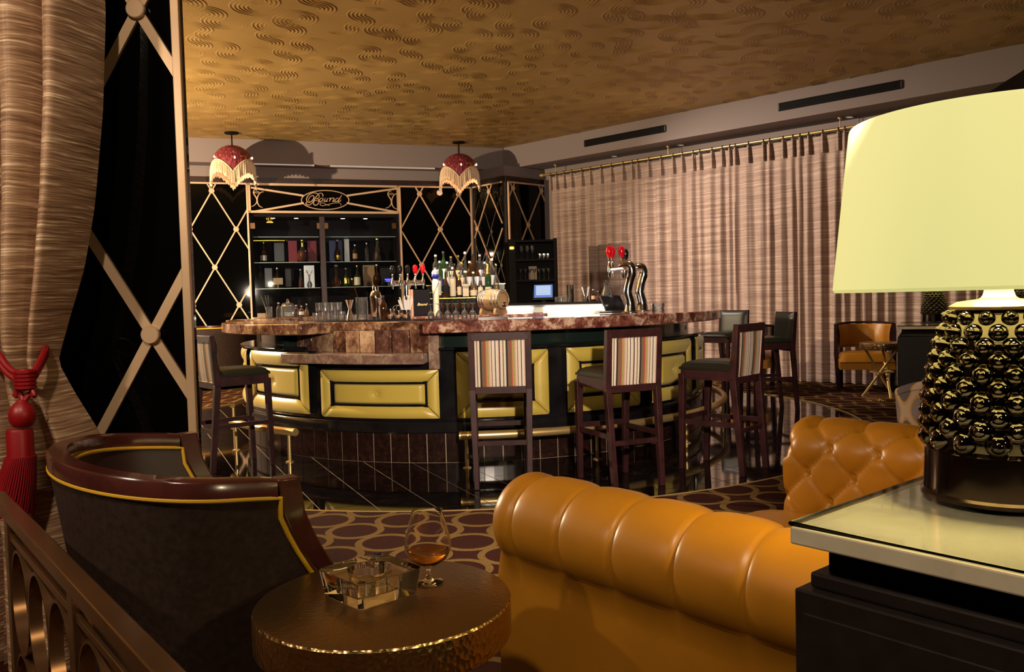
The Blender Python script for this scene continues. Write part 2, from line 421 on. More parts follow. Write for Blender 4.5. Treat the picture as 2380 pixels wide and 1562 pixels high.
def solid_glass(name, c=(1, 1, 1), ior=1.5, rough=0.0):
    t = NT(name); t.set(col=c, rough=rough, trans=1.0, ior=ior, spec=0.5); return t.m
M['crystal'] = solid_glass('lead_crystal', (1.0, 0.985, 0.95), 1.55)
M['glass'] = solid_glass('blown_glass', (1, 1, 1), 1.48)
M['brandy'] = solid_glass('amber_brandy', (0.98, 0.42, 0.06), 1.36)
def thin_glass(name, c=(1, 1, 1), refl=1.0, body=0.0):
    t = NT(name); t.t.nodes.remove(t.b)
    tr = t.n('ShaderNodeBsdfTransparent'); tr.inputs[0].default_value = (*c, 1)
    gl = t.n('ShaderNodeBsdfGlossy'); gl.inputs['Roughness'].default_value = 0.03; gl.inputs[0].default_value = (1, 1, 1, 1)
    fr = t.n('ShaderNodeFresnel'); fr.inputs[0].default_value = 1.5
    f = t.math('MULTIPLY', fr.outputs[0], refl, True)
    mx = t.n('ShaderNodeMixShader'); t.l(f, mx.inputs[0]); t.l(tr.outputs[0], mx.inputs[1]); t.l(gl.outputs[0], mx.inputs[2])
    out = mx.outputs[0]
    if body:
        df = t.n('ShaderNodeBsdfDiffuse'); df.inputs[0].default_value = (*c, 1)
        m2 = t.n('ShaderNodeMixShader'); m2.inputs[0].default_value = body; t.l(out, m2.inputs[1]); t.l(df.outputs[0], m2.inputs[2]); out = m2.outputs[0]
    t.l(out, t.o.inputs[0]); return t.m
M['pane'] = thin_glass('cabinet_pane', (0.90, 0.92, 0.93), 0.35)
M['shelf_glass'] = thin_glass('shelf_glass', (0.80, 0.90, 0.90), 1.3, 0.06)
M['g_clear'] = thin_glass('bar_glass_clear', (0.92, 0.93, 0.94), 2.2, 0.03)
M['b_clear'] = thin_glass('bottle_clear', (0.80, 0.83, 0.84), 2.0, 0.02)
M['b_green'] = thin_glass('bottle_green', (0.05, 0.13, 0.045), 1.4, 0.25)
M['b_brown'] = thin_glass('bottle_brown', (0.10, 0.035, 0.012), 1.4, 0.3)
M['l_amber'] = mat('amber_spirit', (0.50, 0.13, 0.008), 0.05, trans=0.5, emis=(0.5, 0.15, 0.01), estr=0.0)
M['l_gold'] = mat('golden_spirit', (0.62, 0.30, 0.015), 0.05, trans=0.5)
M['l_red'] = mat('red_spirit', (0.45, 0.05, 0.01), 0.05, trans=0.5)
M['l_dark'] = mat('dark_spirit', (0.05, 0.012, 0.008), 0.05)

def shade():
    t = NT('lamp_shade_linen')
    t.set(col=(0.45, 0.43, 0.28), rough=0.9, spec=0.1, emis=(0.70, 0.69, 0.245), estr=0.74); return t.m
M['shade'] = shade()
def bead():
    t = NT('red_bead_shade'); v = t.coord(scale=(1, 1, 0.18))
    f = t.noise(v, 70, 3); g = t.noise(t.coord(), 9, 4)
    c1 = t.ramp(f, [(0.35, (0.05, 0.008, 0.02)), (0.55, (0.24, 0.03, 0.045)), (0.70, (0.42, 0.12, 0.10))])
    t.set(col=t.mix(t.math('GREATER_THAN', g, 0.62), c1, (0.50, 0.22, 0.04)), rough=0.35)
    t.bump(f, 0.5, 0.006); return t.m
M['bead'] = bead()

# ------------------------------------------------------------------ the room shell
K = 1.1
ZC, ZS, ZL = 3.73, 3.37, 3.11            # ceiling, underside of the dropped border, top of the mirrored panels
B0 = Vector((-4.95, 12.87, 0)); B1 = Vector((-0.594, 14.355, 0)); JJ = Vector((-0.05, 13.72, 0)); EE = Vector((0.80, 14.55, 0))
BD = (B1 - B0).normalized(); BN = Vector((BD.y, -BD.x, 0))          # along the back wall, and out of it into the room
def hit(px, py, p0, n):
    d = ray(px, py); o = Vector((0, 0, CH)); t = (Vector(p0) - o).dot(n) / d.dot(n); return o + d * t
def hb(px, py, off=0.0): return hit(px, py, B0 + BN * off, BN)      # a spot on the back wall
def sb_(px, py=600): return (hb(px, py) - B0).dot(BD)
def onb(s, z, off=0.0): q = B0 + BD * s + BN * off; return Vector((q.x, q.y, z))

BAR = Vector((-0.37, 8.35, 0))
# floor: grout bed with black marble tiles round the bar, carpet beyond
fl = MB()
fl.prism([(BAR.x + 3.75 * cos(2 * pi * i / 96), BAR.y + 3.75 * sin(2 * pi * i / 96)) for i in range(96)], -0.10, -0.003)
floor = fl.build('floor', M['grout'], smooth=False); tag(floor, kind='structure', label='black marble tiled floor ring around the bar')
TS = 0.305; ta = R(25); tx = Vector((cos(ta), sin(ta), 0)); ty = Vector((-sin(ta), cos(ta), 0))
tm = MB().box((0, 0, -0.004), (TS - 0.006, TS - 0.006, 0.008)).build('tile', M['tile_black'], floor, smooth=False)
cand = []
org = Vector((-1.77, 6.91, 0))
for i in range(-22, 30):
    for j in range(-22, 26):
        c = org + tx * ((i + 0.5) * TS) + ty * ((j + 0.5) * TS); d = (c - BAR).length
        if 1.95 < d < 3.72:
            r = (c - BAR); px = 1190 + F * c.x / c.y
            vis = c.y < 9.6 and (c.x > 1.2 or c.y < 7.6 or c.x < -1.6) and 440 < px < 2000
            cand.append((0 if vis else 1, c.length, c))
cand.sort(key=lambda q: (q[0], q[1]))
first = True; rest = MB()
for k, (vv, _, c) in enumerate(cand):
    if k < 296:
        if first: tm.location = c; tm.rotation_euler = (0, 0, ta); first = False
        else: inst(tm, floor, c, (0, 0, ta))
    else: rest.box(c + Vector((0, 0, -0.004)), (TS - 0.006, TS - 0.006, 0.008), ta)
if rest.v: rest.build('far_tiles', M['tile_black'], floor, smooth=False)['kind'] = 'stuff'
cp = MB(); N = 128; ring = []
for i in range(N):
    a = 2 * pi * i / N; ring.append((BAR.x + 3.62 * cos(a), BAR.y + 3.62 * sin(a)))
outer = []
for i in range(N):
    a = 2 * pi * i / N; q = 16 / max(abs(cos(a)), abs(sin(a))); outer.append((BAR.x + q * cos(a), BAR.y + q * sin(a)))
cp.add([(x, y, 0.004) for x, y in ring] + [(x, y, 0.004) for x, y in outer] + [(x, y, -0.1) for x, y in ring],
       [(i, N + i, N + (i + 1) % N, (i + 1) % N) for i in range(N)] + [(i, (i + 1) % N, 2 * N + (i + 1) % N, 2 * N + i) for i in range(N)])
carpet_o = cp.build('floor_carpet', M['carpet'], smooth=False); tag(carpet_o, kind='structure', label='wine red carpet with interlocking gold rings')
strip = MB(); pts = [(BAR.x + 3.62 * cos(2 * pi * i / N), BAR.y + 3.62 * sin(2 * pi * i / N), 0.004) for i in range(N)]
strip.tube(pts, 0.006, 6, closed=True)
tag(strip.build('trim_1', M['brass']), kind='structure', label='thin metal strip between carpet and marble')

# ceiling with raised plaster swirls
cm = MB(); cm.bb((-12, -4, ZC), (12, 17, ZC + 0.1)); ceil = cm.build('ceiling', M['ceiling'], smooth=False)
tag(ceil, kind='structure', label='gold plaster ceiling with combed swirls')
SC0 = Vector((-4.88, 12.54, 0)); SC1 = Vector((-0.077, 14.19, 0)); SC2 = Vector((5.43, 8.91, 0))
def in_ceiling(x, y):
    def side(a, b): return (b.x - a.x) * (y - a.y) - (b.y - a.y) * (x - a.x)
    return side(SC0, SC1) < -0.2 and side(SC1, SC2) < -0.2
sw = MB(); rnd = random.Random(5)
def ridge(pts):
    n = len(pts)
    if n < 3: return
    vs_ = []
    for i, (x, y) in enumerate(pts):
        a = pts[max(0, i - 1)]; b = pts[min(n - 1, i + 1)]
        dx, dy = b[0] - a[0], b[1] - a[1]; L = math.hypot(dx, dy) or 1; nx, ny = -dy / L, dx / L
        t = min(i, n - 1 - i) / (n * 0.22); t = min(1, t); h = 0.0052 * t; wd = 0.0125
        vs_ += [(x + nx * wd, y + ny * wd, ZC + 0.001), (x, y, ZC - h), (x - nx * wd, y - ny * wd, ZC + 0.001)]
    fs = []
    for i in range(n - 1):
        a = 3 * i; fs += [(a, a + 1, a + 4, a + 3), (a + 1, a + 2, a + 5, a + 4)]
    sw.add(vs_, fs)
gy = 4.6; row = 0
while gy < 14.2:
    gx = -5.6 + (row % 2) * 0.29
    while gx < 6.2:
        cx_, cy_ = gx + rnd.uniform(-.10, .10), gy + rnd.uniform(-.08, .08)
        if in_ceiling(cx_, cy_) and abs(cx_) < 0.66 * cy_ + 0.3:
            a0 = rnd.choice((0, pi)) + rnd.uniform(-.7, .7); sgn = rnd.choice((-1, 1)); nr = rnd.choice((4, 5, 5)); r0 = rnd.uniform(.05, .09); st = 0.036
            span = rnd.uniform(3.4, 5.2); rm = r0 + st * (nr - 1) / 2; ae = a0 + sgn * span
            c2 = (cx_ + 2 * rm * cos(ae), cy_ + 2 * rm * sin(ae)); tail = rnd.uniform(2.4, 4.0)
            for k in range(nr):
                r = r0 + st * k; pts = []; m = max(8, int(span * r / 0.022))
                s0 = rnd.uniform(0, .5)
                for i in range(m + 1):
                    a = a0 + sgn * (s0 + (span - s0) * i / m); rr = r * (0.86 + 0.14 * i / m); pts.append((cx_ + rr * cos(a), cy_ + rr * sin(a)))
                r2 = 2 * rm - r; m2 = max(5, int(tail * r2 / 0.022))
                for i in range(1, m2 + 1):
                    a = ae + pi - sgn * tail * i / m2 * rnd.uniform(.98, 1.0); pts.append((c2[0] + r2 * cos(a), c2[1] + r2 * sin(a)))
                ridge(pts)
        gx += 0.58
    gy += 0.33; row += 1
sw.build('plaster_swirls', M['ceiling'], ceil, ang=70)['kind'] = 'stuff'

# dropped border (soffit) and walls
so = MB()
far = 6.0
bl = SC0 - BD * 6; so.prism([(bl.x, bl.y), (SC1.x, SC1.y), (SC1.x + 0.4, SC1.y + 2.0), (bl.x, bl.y + 3.0)], ZS, ZC)
rd = (SC2 - SC1).normalized(); rn = Vector((-rd.y, rd.x, 0))          # rn points out of the room
er = SC2 + rd * 4
so.prism([(SC1.x, SC1.y), (er.x, er.y), (er.x + rn.x * 2.2, er.y + rn.y * 2.2), (SC1.x + rn.x * 2.2, SC1.y + rn.y * 2.2)], ZS, ZC)
tag(so.build('ceiling_border', M['soffit'], smooth=False), kind='structure', label='taupe dropped ceiling border above walls')
S_L, S_R = sb_(582), sb_(930)                     # the display cabinet's opening
Z_H = hb(755, 497).z                              # its head
wb = MB()
def wseg(s0, s1, z0, z1, d0=0.0, d1=-0.9):
    a, b = onb(s0, 0, d0), onb(s1, 0, d0); c, d = onb(s1, 0, d1), onb(s0, 0, d1)
    wb.prism([(a.x, a.y), (b.x, b.y), (c.x, c.y), (d.x, d.y)], z0, z1)
wseg(-5, S_L, 0, ZS); wseg(S_R, 4.60, 0, ZS); wseg(S_L, S_R, Z_H, ZS); wseg(S_L, S_R, 0, ZS, -0.62, -0.9)
wb.prism([(B1.x, B1.y), (JJ.x, JJ.y), (EE.x, EE.y), (EE.x, EE.y + 1.0), (B1.x, B1.y + 1.0)], 0, ZS)
tag(wb.build('wall_back', M['soffit'], smooth=False), kind='structure', label='taupe back wall behind the mirrored panels')
tr = MB(); tr.prism([(q.x, q.y) for q in (onb(-5, 0, 0), onb(-5, 0, .03), onb(4.60, 0, .03), onb(4.60, 0, 0))], ZL, ZL + 0.09)
tag(tr.build('trim_2', M['dark_trim'], smooth=False), kind='structure', label='dark wood cornice along the back wall')
n1 = Vector((-(B1.y - JJ.y), -(JJ.x - B1.x), 0)).normalized(); n2 = Vector((EE.y - JJ.y, -(EE.x - JJ.x), 0)).normalized()
tr = MB()
for a, b, n in ((B1, JJ, n1), (JJ, EE, n2)):
    tr.prism([(q.x, q.y) for q in (a, a + n * .03, b + n * .03, b)], ZL, ZL + 0.09)
tag(tr.build('trim_3', M['dark_trim'], smooth=False), kind='structure', label='dark wood cornice round the corner pier')
RD0 = Vector((0.62 * K, 12.66 * K, 0)); RD1 = Vector((4.84 * K, 8.78 * K, 0)); rdir = (RD1 - RD0).normalized(); rout = Vector((-rdir.y, rdir.x, 0))
wr = MB(); a = RD0 - rdir * 0.3 + rout * 0.22; b = RD1 + rdir * 6 + rout * 0.22
wr.prism([(a.x, a.y), (b.x, b.y), (b.x + rout.x * .2, b.y + rout.y * .2), (a.x + rout.x * .2, a.y + rout.y * .2)], 0, ZS)
tag(wr.build('wall_right', M['soffit'], smooth=False), kind='structure', label='wall behind the long pleated drape')

# slot diffusers
def slot(px0, py0, px1, py1, label, h):
    n = Vector((rd.y, -rd.x, 0)); a = hit(px0, py0, SC1, n); b = hit(px1, py1, SC1, n)
    d = (b - a); L = d.length; d.normalize(); t = thing('slot_vent', label, 'vent', (a + b) / 2, math.atan2(d.y, d.x), 'linear vents in the ceiling border')
    t.rotation_euler = (0, 0, math.atan2(rd.y, rd.x))
    MB().bb((-L / 2, -.012, -h / 2), (L / 2, .01, h / 2)).build('recess', M['black_matte'], t, False)
    for s in (-1, 1): MB().bb((-L / 2, -.020, s * h / 2 - .008), (L / 2, -.004, s * h / 2 + .008)).build('blade', M['black_matte'], t, False)
    for s in (-1, 1): MB().bb((s * L / 2 - .01, -.020, -h / 2), (s * L / 2 + .01, -.004, h / 2)).build('end_cap', M['espresso'], t, False)
    MB().bb((-L * .45, -.018, -h * .15), (L * .45, -.010, h * .05)).build('blade', M['black_matte'], t, False)
slot(1360, 333, 1547, 300, 'short dark linear vent in ceiling border above the drape', 0.085)
slot(1811, 250, 2096, 196, 'longer dark linear vent in ceiling border nearer the lampshade', 0.085)
def down(px, py, label):
    c = P(px, py, ZS); t = thing('recessed_downlight', label, 'downlight', c, 0, 'small downlights in the ceiling border')
    MB().lathe([(.055, 0.0), (.055, -.006), (.042, -.006), (.042, -.001)], 20).build('ring', M['soffit'], t)
    MB().lathe([(.0, -.003), (.042, -.003)], 16, cap=False).build('lens', M['downlight'], t)
down(1583, 337, 'tiny downlight in border above middle of drape rod'); down(1975, 272, 'tiny downlight in border near the lampshade')
down(1428, 363, 'tiny downlight in border above start of drape rod')
for (x0, x1, lab) in ((507, 730, 'thin pale slot diffuser on back border between pendants, longer left part'), (768, 1010, 'thin pale slot diffuser on back border beside the corner pendant')):
    n = Vector((BD.y, -BD.x, 0)); a = hit(x0, 378 + (x0 - 507) * .018, SC0, n); b = hit(x1, 378 + (x1 - 507) * .018, SC0, n)
    t = thing('slot_diffuser', lab, 'slot diffuser', ((a.x + b.x) / 2, (a.y + b.y) / 2, ZS - 0.0125), math.atan2(BD.y, BD.x), 'slot diffusers on the back border')
    L = (b - a).length
    MB().bb((-L / 2, -.02, -.010), (L / 2, .02, .012)).build('housing', M['white_plastic'], t, False)
    MB().bb((-L / 2, -.024, -.006), (L / 2, -.02, .008)).build('lens', M['downlight'], t, False)  # faint glow added to the pale slot for the light it catches

# ------------------------------------------------------------------ black mirror panels with champagne lattice
def lattice(name, label, a, b, z0, z1, node, cw=0.67, chh=1.17, bw=0.021, nr=0.043, dep=0.03, sides=(1, 1, 1, 1), fw=0.028, thick=0.02):
    a = Vector((a.x, a.y, 0)); b = Vector((b.x, b.y, 0)); d = (b - a).normalized(); L = (b - a).length
    ang = math.atan2(d.y, d.x); t = thing(name, label, 'wall panel', a, ang)
    MB().bb((0, -thick, z0), (L, 0, z1)).build('mirror', M['black_mirror'], t, False)
    n = Vector((d.y, -d.x, 0)); ns = (Vector((node.x, node.y, 0)) - a).dot(d); nz = node.z
    y = -thick
    fr = [((0, z0), (fw, z1)), ((L - fw, z0), (L, z1)), ((0, z1 - fw), (L, z1)), ((0, z0), (L, z0 + fw))]
    for use, ((s0, q0), (s1, q1)) in zip(sides, fr):
        if use: MB().bb((s0, y - dep, q0), (s1, y, q1)).build('frame_strip', M['champagne'], t, False, bevel=.003)
    m = chh / cw
    for sg in (1, -1):
        base = nz - sg * m * ns
        for k in range(-14, 15):
            c = base + k * chh
            s_lo, s_hi = sorted(((z0 - c) / (sg * m), (z1 - c) / (sg * m))); s_lo = max(s_lo, fw * .5); s_hi = min(s_hi, L - fw * .5)
            if s_hi - s_lo < 0.03: continue
            MB().bar((s_lo, y - dep * .3, c + sg * m * s_lo), (s_hi, y - dep * .3, c + sg * m * s_hi), bw, dep * .55, up=(0, 1, 0)).build('lattice_bar', M['champagne'], t, False)
    prof = [(0, 0), (nr, 0), (nr, .014), (nr * .9, .018), (0, .018)]
    mm = Matrix.Rotation(R(90), 3, 'X'); src = None
    for i in range(-16, 17):
        for j in range(-8, 9):
            for o in (0, .5):
                s = ns + (i + o) * cw; z = nz + (j + o) * chh
                if nr * .9 < s < L - nr * .9 and z0 < z < z1:
                    if src is None: src = MB().lathe(prof, 20, m=mm).build('stud', M['champagne'], t, loc=(s, y - dep * .55, z))
                    else: inst(src, t, (s, y - dep * .55, z))
    return t
lattice('lattice_mirror', 'black mirrored wall panel with gold lattice behind the left pendant', onb(-1.6, 0, .03), onb(S_L, 0, .03), .1, ZL, hb(492, 445), sides=(0, 1, 1, 1))
lattice('lattice_mirror', 'black mirrored wall panel with gold lattice between display cabinet and corner', onb(S_R, 0, .03), onb(4.555, 0, .03), .1, ZL, hb(973, 452))
lattice('lattice_mirror', 'narrow slanting black mirrored panel with lattice behind the oak barrel', B1 + n1 * .03 + (JJ - B1).normalized() * .075, JJ + n1 * .03, .1, ZL, hit(1144, 446, B1, n1), sides=(0, 0, 1, 1))
lattice('lattice_mirror', 'dark mirrored panel with lattice above the glassware shelves beside drape', JJ + n2 * .03, EE + n2 * .03, .1, ZL, hit(1251, 445, JJ, n2), sides=(1, 0, 1, 1))
# the near screen on the left
YS = 3.05
na = Dp(361, 777, YS); xr = Dp(446, 520, YS).x
lattice('lattice_screen', 'tall black mirrored screen with gold lattice beside the tied drape', Vector((-2.6, YS, 0)), Vector((xr, YS, 0)), 0.0, ZC, na,
        cw=0.67, chh=(Dp(338, 30, YS).z - na.z), sides=(0, 1, 0, 0), fw=0.030, dep=0.022, nr=0.0335, bw=.034)

# ------------------------------------------------------------------ the display cabinet
def cab():
    ang = math.atan2(BD.y, BD.x)
    t = thing('display_cabinet', 'tall glass fronted spirits cabinet set into the back wall', 'cabinet', B0 + BD * S_L, ang)
    L = S_R - S_L
    MB().bb((0.0, .56, .1), (L, .60, Z_H)).build('back_panel', M['dark_card'], t, False)
    for s in (0.0, L - .05): MB().bb((s, 0.0, .1), (s + .05, .555, Z_H - .004)).build('side_panel', M['dark_card'], t, False)
    MB().bb((0.05, 0.0, Z_H - .05), (L - .05, .56, Z_H - .01)).build('top_panel', M['dark_card'], t, False)
    MB().bb((0.05, 0.0, .1), (L - .05, .56, .70)).build('base_cupboard', M['dark_card'], t, False)
    sm = (sb_(751) - S_L); MB().bb((sm - .04, -.02, .70), (sm + .04, .10, Z_H - .05)).build('middle_post', M['dark_trim'], t, False)
    zs = []
    for py in (551, 609, 668):
        z = hb(755, py, -.15).z; zs.append(z)
        for a, b in ((.055, sm - .05), (sm + .05, L - .055)):
            sh = MB().bb((a, .06, z - .008), (b, .53, z)).build('shelf', M['shelf_glass'], t, False)
            MB().bb((a, .057, z - .010), (b, .0598, z)).build('polished_edge', M['shelf_edge'], sh, False)
    for a, b in ((.05, sb_(670) - S_L), (sb_(670) - S_L + .008, sm - .042), (sm + .042, sb_(842) - S_L), (sb_(842) - S_L + .008, L - .05)):
        p = MB().bb((a, -.010, .72), (b, -.004, Z_H - .06)).build('glass_door', M['pane'], t, False)
    for px in (590, 744, 760, 918):
        s = sb_(px) - S_L; z = hb(px, 525).z
        MB().bb((s - .035, -.016, z - .045), (s + .035, -.002, z + .045)).build('hinge_plate', M['bronze_rail'], t, False)
    for px in (640, 695, 805, 858):
        s = sb_(px) - S_L
        MB().lathe([(0, Z_H - .052), (.035, Z_H - .052), (.035, Z_H - .048)], 16, c=(s, .25, 0)).build('puck_light', M['led_dim'], t)
        l = lamp('cabinet_puck_lamp', 'SPOT', (s, .25, Z_H - .07), 5.0, (1, .88, .78), None, 150, .8, .03); l.rotation_euler = (0, 0, 0); par(l, t)
    return t, zs
CAB, CZ = cab()
def strokes(parent, sets, name, m, depth=.006):
    for k, (pts, wd) in enumerate(sets):
        sp = spline(pts, 6); n = len(sp)
        rr = [wd * (0.65 + 0.45 * sin(pi * i / (n - 1))) for i in range(n)]
        MB().tube(sp, rr, 6).build(name, m, parent)
def sign():
    L = S_R - S_L; z1 = ZL; z0 = Z_H; ang = math.atan2(BD.y, BD.x)
    t = thing('bar_sign', 'black cabinet header sign reading Bound in gold script', 'sign', (onb(S_L, 0, .03)), ang)
    MB().bb((0, -.02, z0), (L, .03, z1)).build('backing', M['black_mirror'], t, False)
    for a, b in (((0, z1 - .035), (L, z1)), ((0, z0), (L, z0 + .035)), ((0, z0), (.035, z1)), ((L - .035, z0), (L, z1))):
        MB().bb((a[0], -.045, a[1]), (b[0], -.02, b[1])).build('frame_strip', M['champagne'], t, False)
    inv = t.matrix_world.inverted()
    o0 = onb(S_L, 0, .03)
    def loc(px, py):
        q = hit(px, py, onb(0, 0, .055), BN) - o0; return (q.dot(BD), -.026, q.z)
    S = 19.833; C_ = lambda x, y: loc(695 + x / S, 438 + y / S)
    for (x0, y0), (x1, y1) in (((583, 436), (705, 455)), ((926, 438), (806, 455)), ((585, 493), (706, 472)), ((926, 494), (806, 472))):
        MB().bar(loc(x0, y0), loc(x1, y1), .03, .016, up=(0, 1, 0)).build('diagonal_bar', M['champagne'], t, False)
    ov = [C_(1210 + 1095 * cos(2 * pi * i / 64), 535 + 440 * sin(2 * pi * i / 64)) for i in range(64)]
    MB().tube(ov, .0085, 8, closed=True).build('oval_ring', M['champagne'], t)
    let = {
        'letter_b': [([(1100, 380), (1105, 300), (1060, 235), (1000, 215), (930, 240), (850, 320), (760, 430), (700, 540), (620, 660), (520, 745), (430, 765), (350, 730), (322, 680), (345, 645), (375, 660)], .0075),
                     ([(480, 575), (440, 530), (470, 440), (560, 350), (640, 330), (690, 380), (670, 480), (580, 590), (480, 640), (400, 620), (355, 540), (370, 420), (460, 300), (600, 215), (740, 205), (860, 250), (930, 320), (930, 400), (880, 450), (780, 470)], .0075),
                     ([(780, 465), (850, 465), (905, 530), (910, 630), (870, 720), (790, 770), (710, 760), (670, 690), (690, 610), (750, 550), (810, 545), (850, 590)], .0075)],
        'letter_o': [([(1110, 470), (1060, 440), (980, 480), (940, 560), (960, 610), (1020, 600), (1090, 540), (1110, 470), (1085, 445), (1120, 480)], .007)],
        'letter_u': [([(1225, 440), (1165, 555), (1160, 605), (1210, 600), (1290, 530), (1345, 440)], .007), ([(1345, 440), (1270, 560), (1275, 602), (1330, 580)], .007)],
        'letter_n': [([(1400, 470), (1450, 440), (1430, 530), (1395, 612)], .007), ([(1420, 550), (1500, 465), (1580, 437), (1620, 470), (1590, 540), (1555, 590), (1590, 612), (1650, 560)], .007)],
        'letter_d': [([(1840, 455), (1770, 440), (1690, 510), (1660, 580), (1700, 615), (1770, 580), (1850, 470)], .007), ([(1970, 305), (1900, 430), (1810, 570), (1830, 612), (1880, 600), (1950, 520)], .009)],
        'flourish': [([(1420, 790), (1340, 775), (1270, 750), (1160, 690), (1060, 665), (990, 680), (970, 730), (1010, 780), (1120, 795), (1250, 765), (1450, 715), (1650, 670), (1800, 665), (1900, 690), (1940, 740), (1920, 800)], .005)]}
    for nm, ss in let.items():
        m = MB()
        for pts, wd in ss:
            sp = spline([C_(*p) for p in pts], 6); n = len(sp)
            m.tube(sp, [wd * (.6 + .5 * sin(pi * i / (n - 1))) for i in range(n)], 6)
        m.build(nm, M['champagne'], t)
    for dx in (0, 312.5):
        E_ = lambda x, y: loc(580 + dx + x / 28.93, 436 + dx * .012 + y / 28.93)
        m = MB()
        for pts in ([(490, 190), (430, 140), (340, 160), (275, 240), (270, 360), (330, 490), (430, 640), (490, 800), (490, 960), (420, 1100), (280, 1220), (100, 1285)],
                    [(950, 290), (830, 300), (700, 390), (590, 530), (530, 720), (525, 900), (560, 1070), (650, 1220), (760, 1300), (880, 1345)]):
            sp = spline([E_(*p) for p in pts], 6); n = len(sp); m.tube(sp, [.009 * (.55 + .55 * sin(pi * i / (n - 1))) for i in range(n)], 6)
        m.tube([E_(490 + 165 * cos(2 * pi * i / 20), 320 + 48 * sin(2 * pi * i / 20)) for i in range(20)], .005, 6, closed=True)
        m.build('emblem', M['champagne'], t)
sign()

# ------------------------------------------------------------------ long drape on its rod
def drape():
    L = (RD1 - RD0).length + 0.6; ang = math.atan2(rdir.y, rdir.x)
    t = thing('drape', 'long pleated taupe drape hanging from a brass rod along the wall', 'curtain', RD0 + rdir * .05, ang)
    zt, zb = 3.235 - .055, 0.012
    npl = 44; rnd = random.Random(3)
    ph = [rnd.uniform(-.5, .5) for _ in range(npl + 2)]; wd = [rnd.uniform(.55, 1.6) for _ in range(npl + 2)]; amp_ = [rnd.uniform(.55, 1.15) for _ in range(npl + 2)]
    tot = sum(wd[:npl]); edges = [0]
    for q in wd[:npl]: edges.append(edges[-1] + q / tot * (L - .1))
    def fn(u, v):
        s = u * (L - .1); z = lerp(zt, zb, v)
        k = 0
        while k < npl - 1 and edges[k + 1] < s: k += 1
        f = (s - edges[k]) / (edges[k + 1] - edges[k]); W_ = edges[k + 1] - edges[k]
        pinch = max(0, 1 - v / .055)
        drift = (ph[k] * (1 - f) + ph[k + 1] * f) * .30
        fold = sin(2 * pi * (f + drift * v * v)) * (.022 + .020 * min(1, v * 2.5)) * min(1.3, W_ / .14) * lerp(amp_[k], amp_[k + 1], f) + .006 * sin(4 * pi * (f + ph[k] * v)) * min(1, v * 3)
        tuck = -0.045 * pinch * math.exp(-((f if f < .5 else 1 - f) / .08) ** 2)
        y = fold * (1 - pinch) + tuck
        return (s, y, z)
    MB().sheet(fn, npl * 12 + 1, 26).build('cloth', M['curtain_far'], t, ang=80)
    y = 0
    rod = MB().tube([(-.16, .0, 3.235), (L + .2, .0, 3.235)], .018, 12).build('rod', M['brass'], t)
    MB().lathe([(0, -.10), (.018, -.09), (.03, -.07), (.042, -.04), (.03, -.015), (.022, 0), (.035, .012), (.035, .025), (.02, .03), (.02, .05)], 16, c=(-.17, 0, 3.235), m=Matrix.Rotation(R(-90), 3, 'Y').inverted()).build('finial', M['brass'], t)
    src = None
    for k, s in enumerate(edges):
        ringp = [(0, .028 * cos(2 * pi * i / 14), .028 * sin(2 * pi * i / 14)) for i in range(14)]
        if src is None: src = MB().tube(ringp, .005, 6, closed=True).build('ring', M['bronze_rail'], t, loc=(s, 0, 3.235 - .009))
        else: inst(src, t, (s, 0, 3.235 - .009))
        MB().bb((s - .012, -.012, zt - .22), (s + .012, -.045, zt + .02)).build('pinch_pleat', M['curtain_far'], t, bevel=.006) if k < 36 else None
    for px in (1290, 1553, 1953):
        n = Vector((rdir.y, -rdir.x, 0)); q = hit(px, 350, RD0, n); s = (q - RD0).dot(rdir) - .05
        MB().tube([(s, 0, 3.235), (s, 0, ZS - .008)], .007, 8).lathe([(.032, ZS - .010), (.032, ZS)], 14, c=(s, 0, 0)).build('rod_hanger', M['brass'], t)
drape()

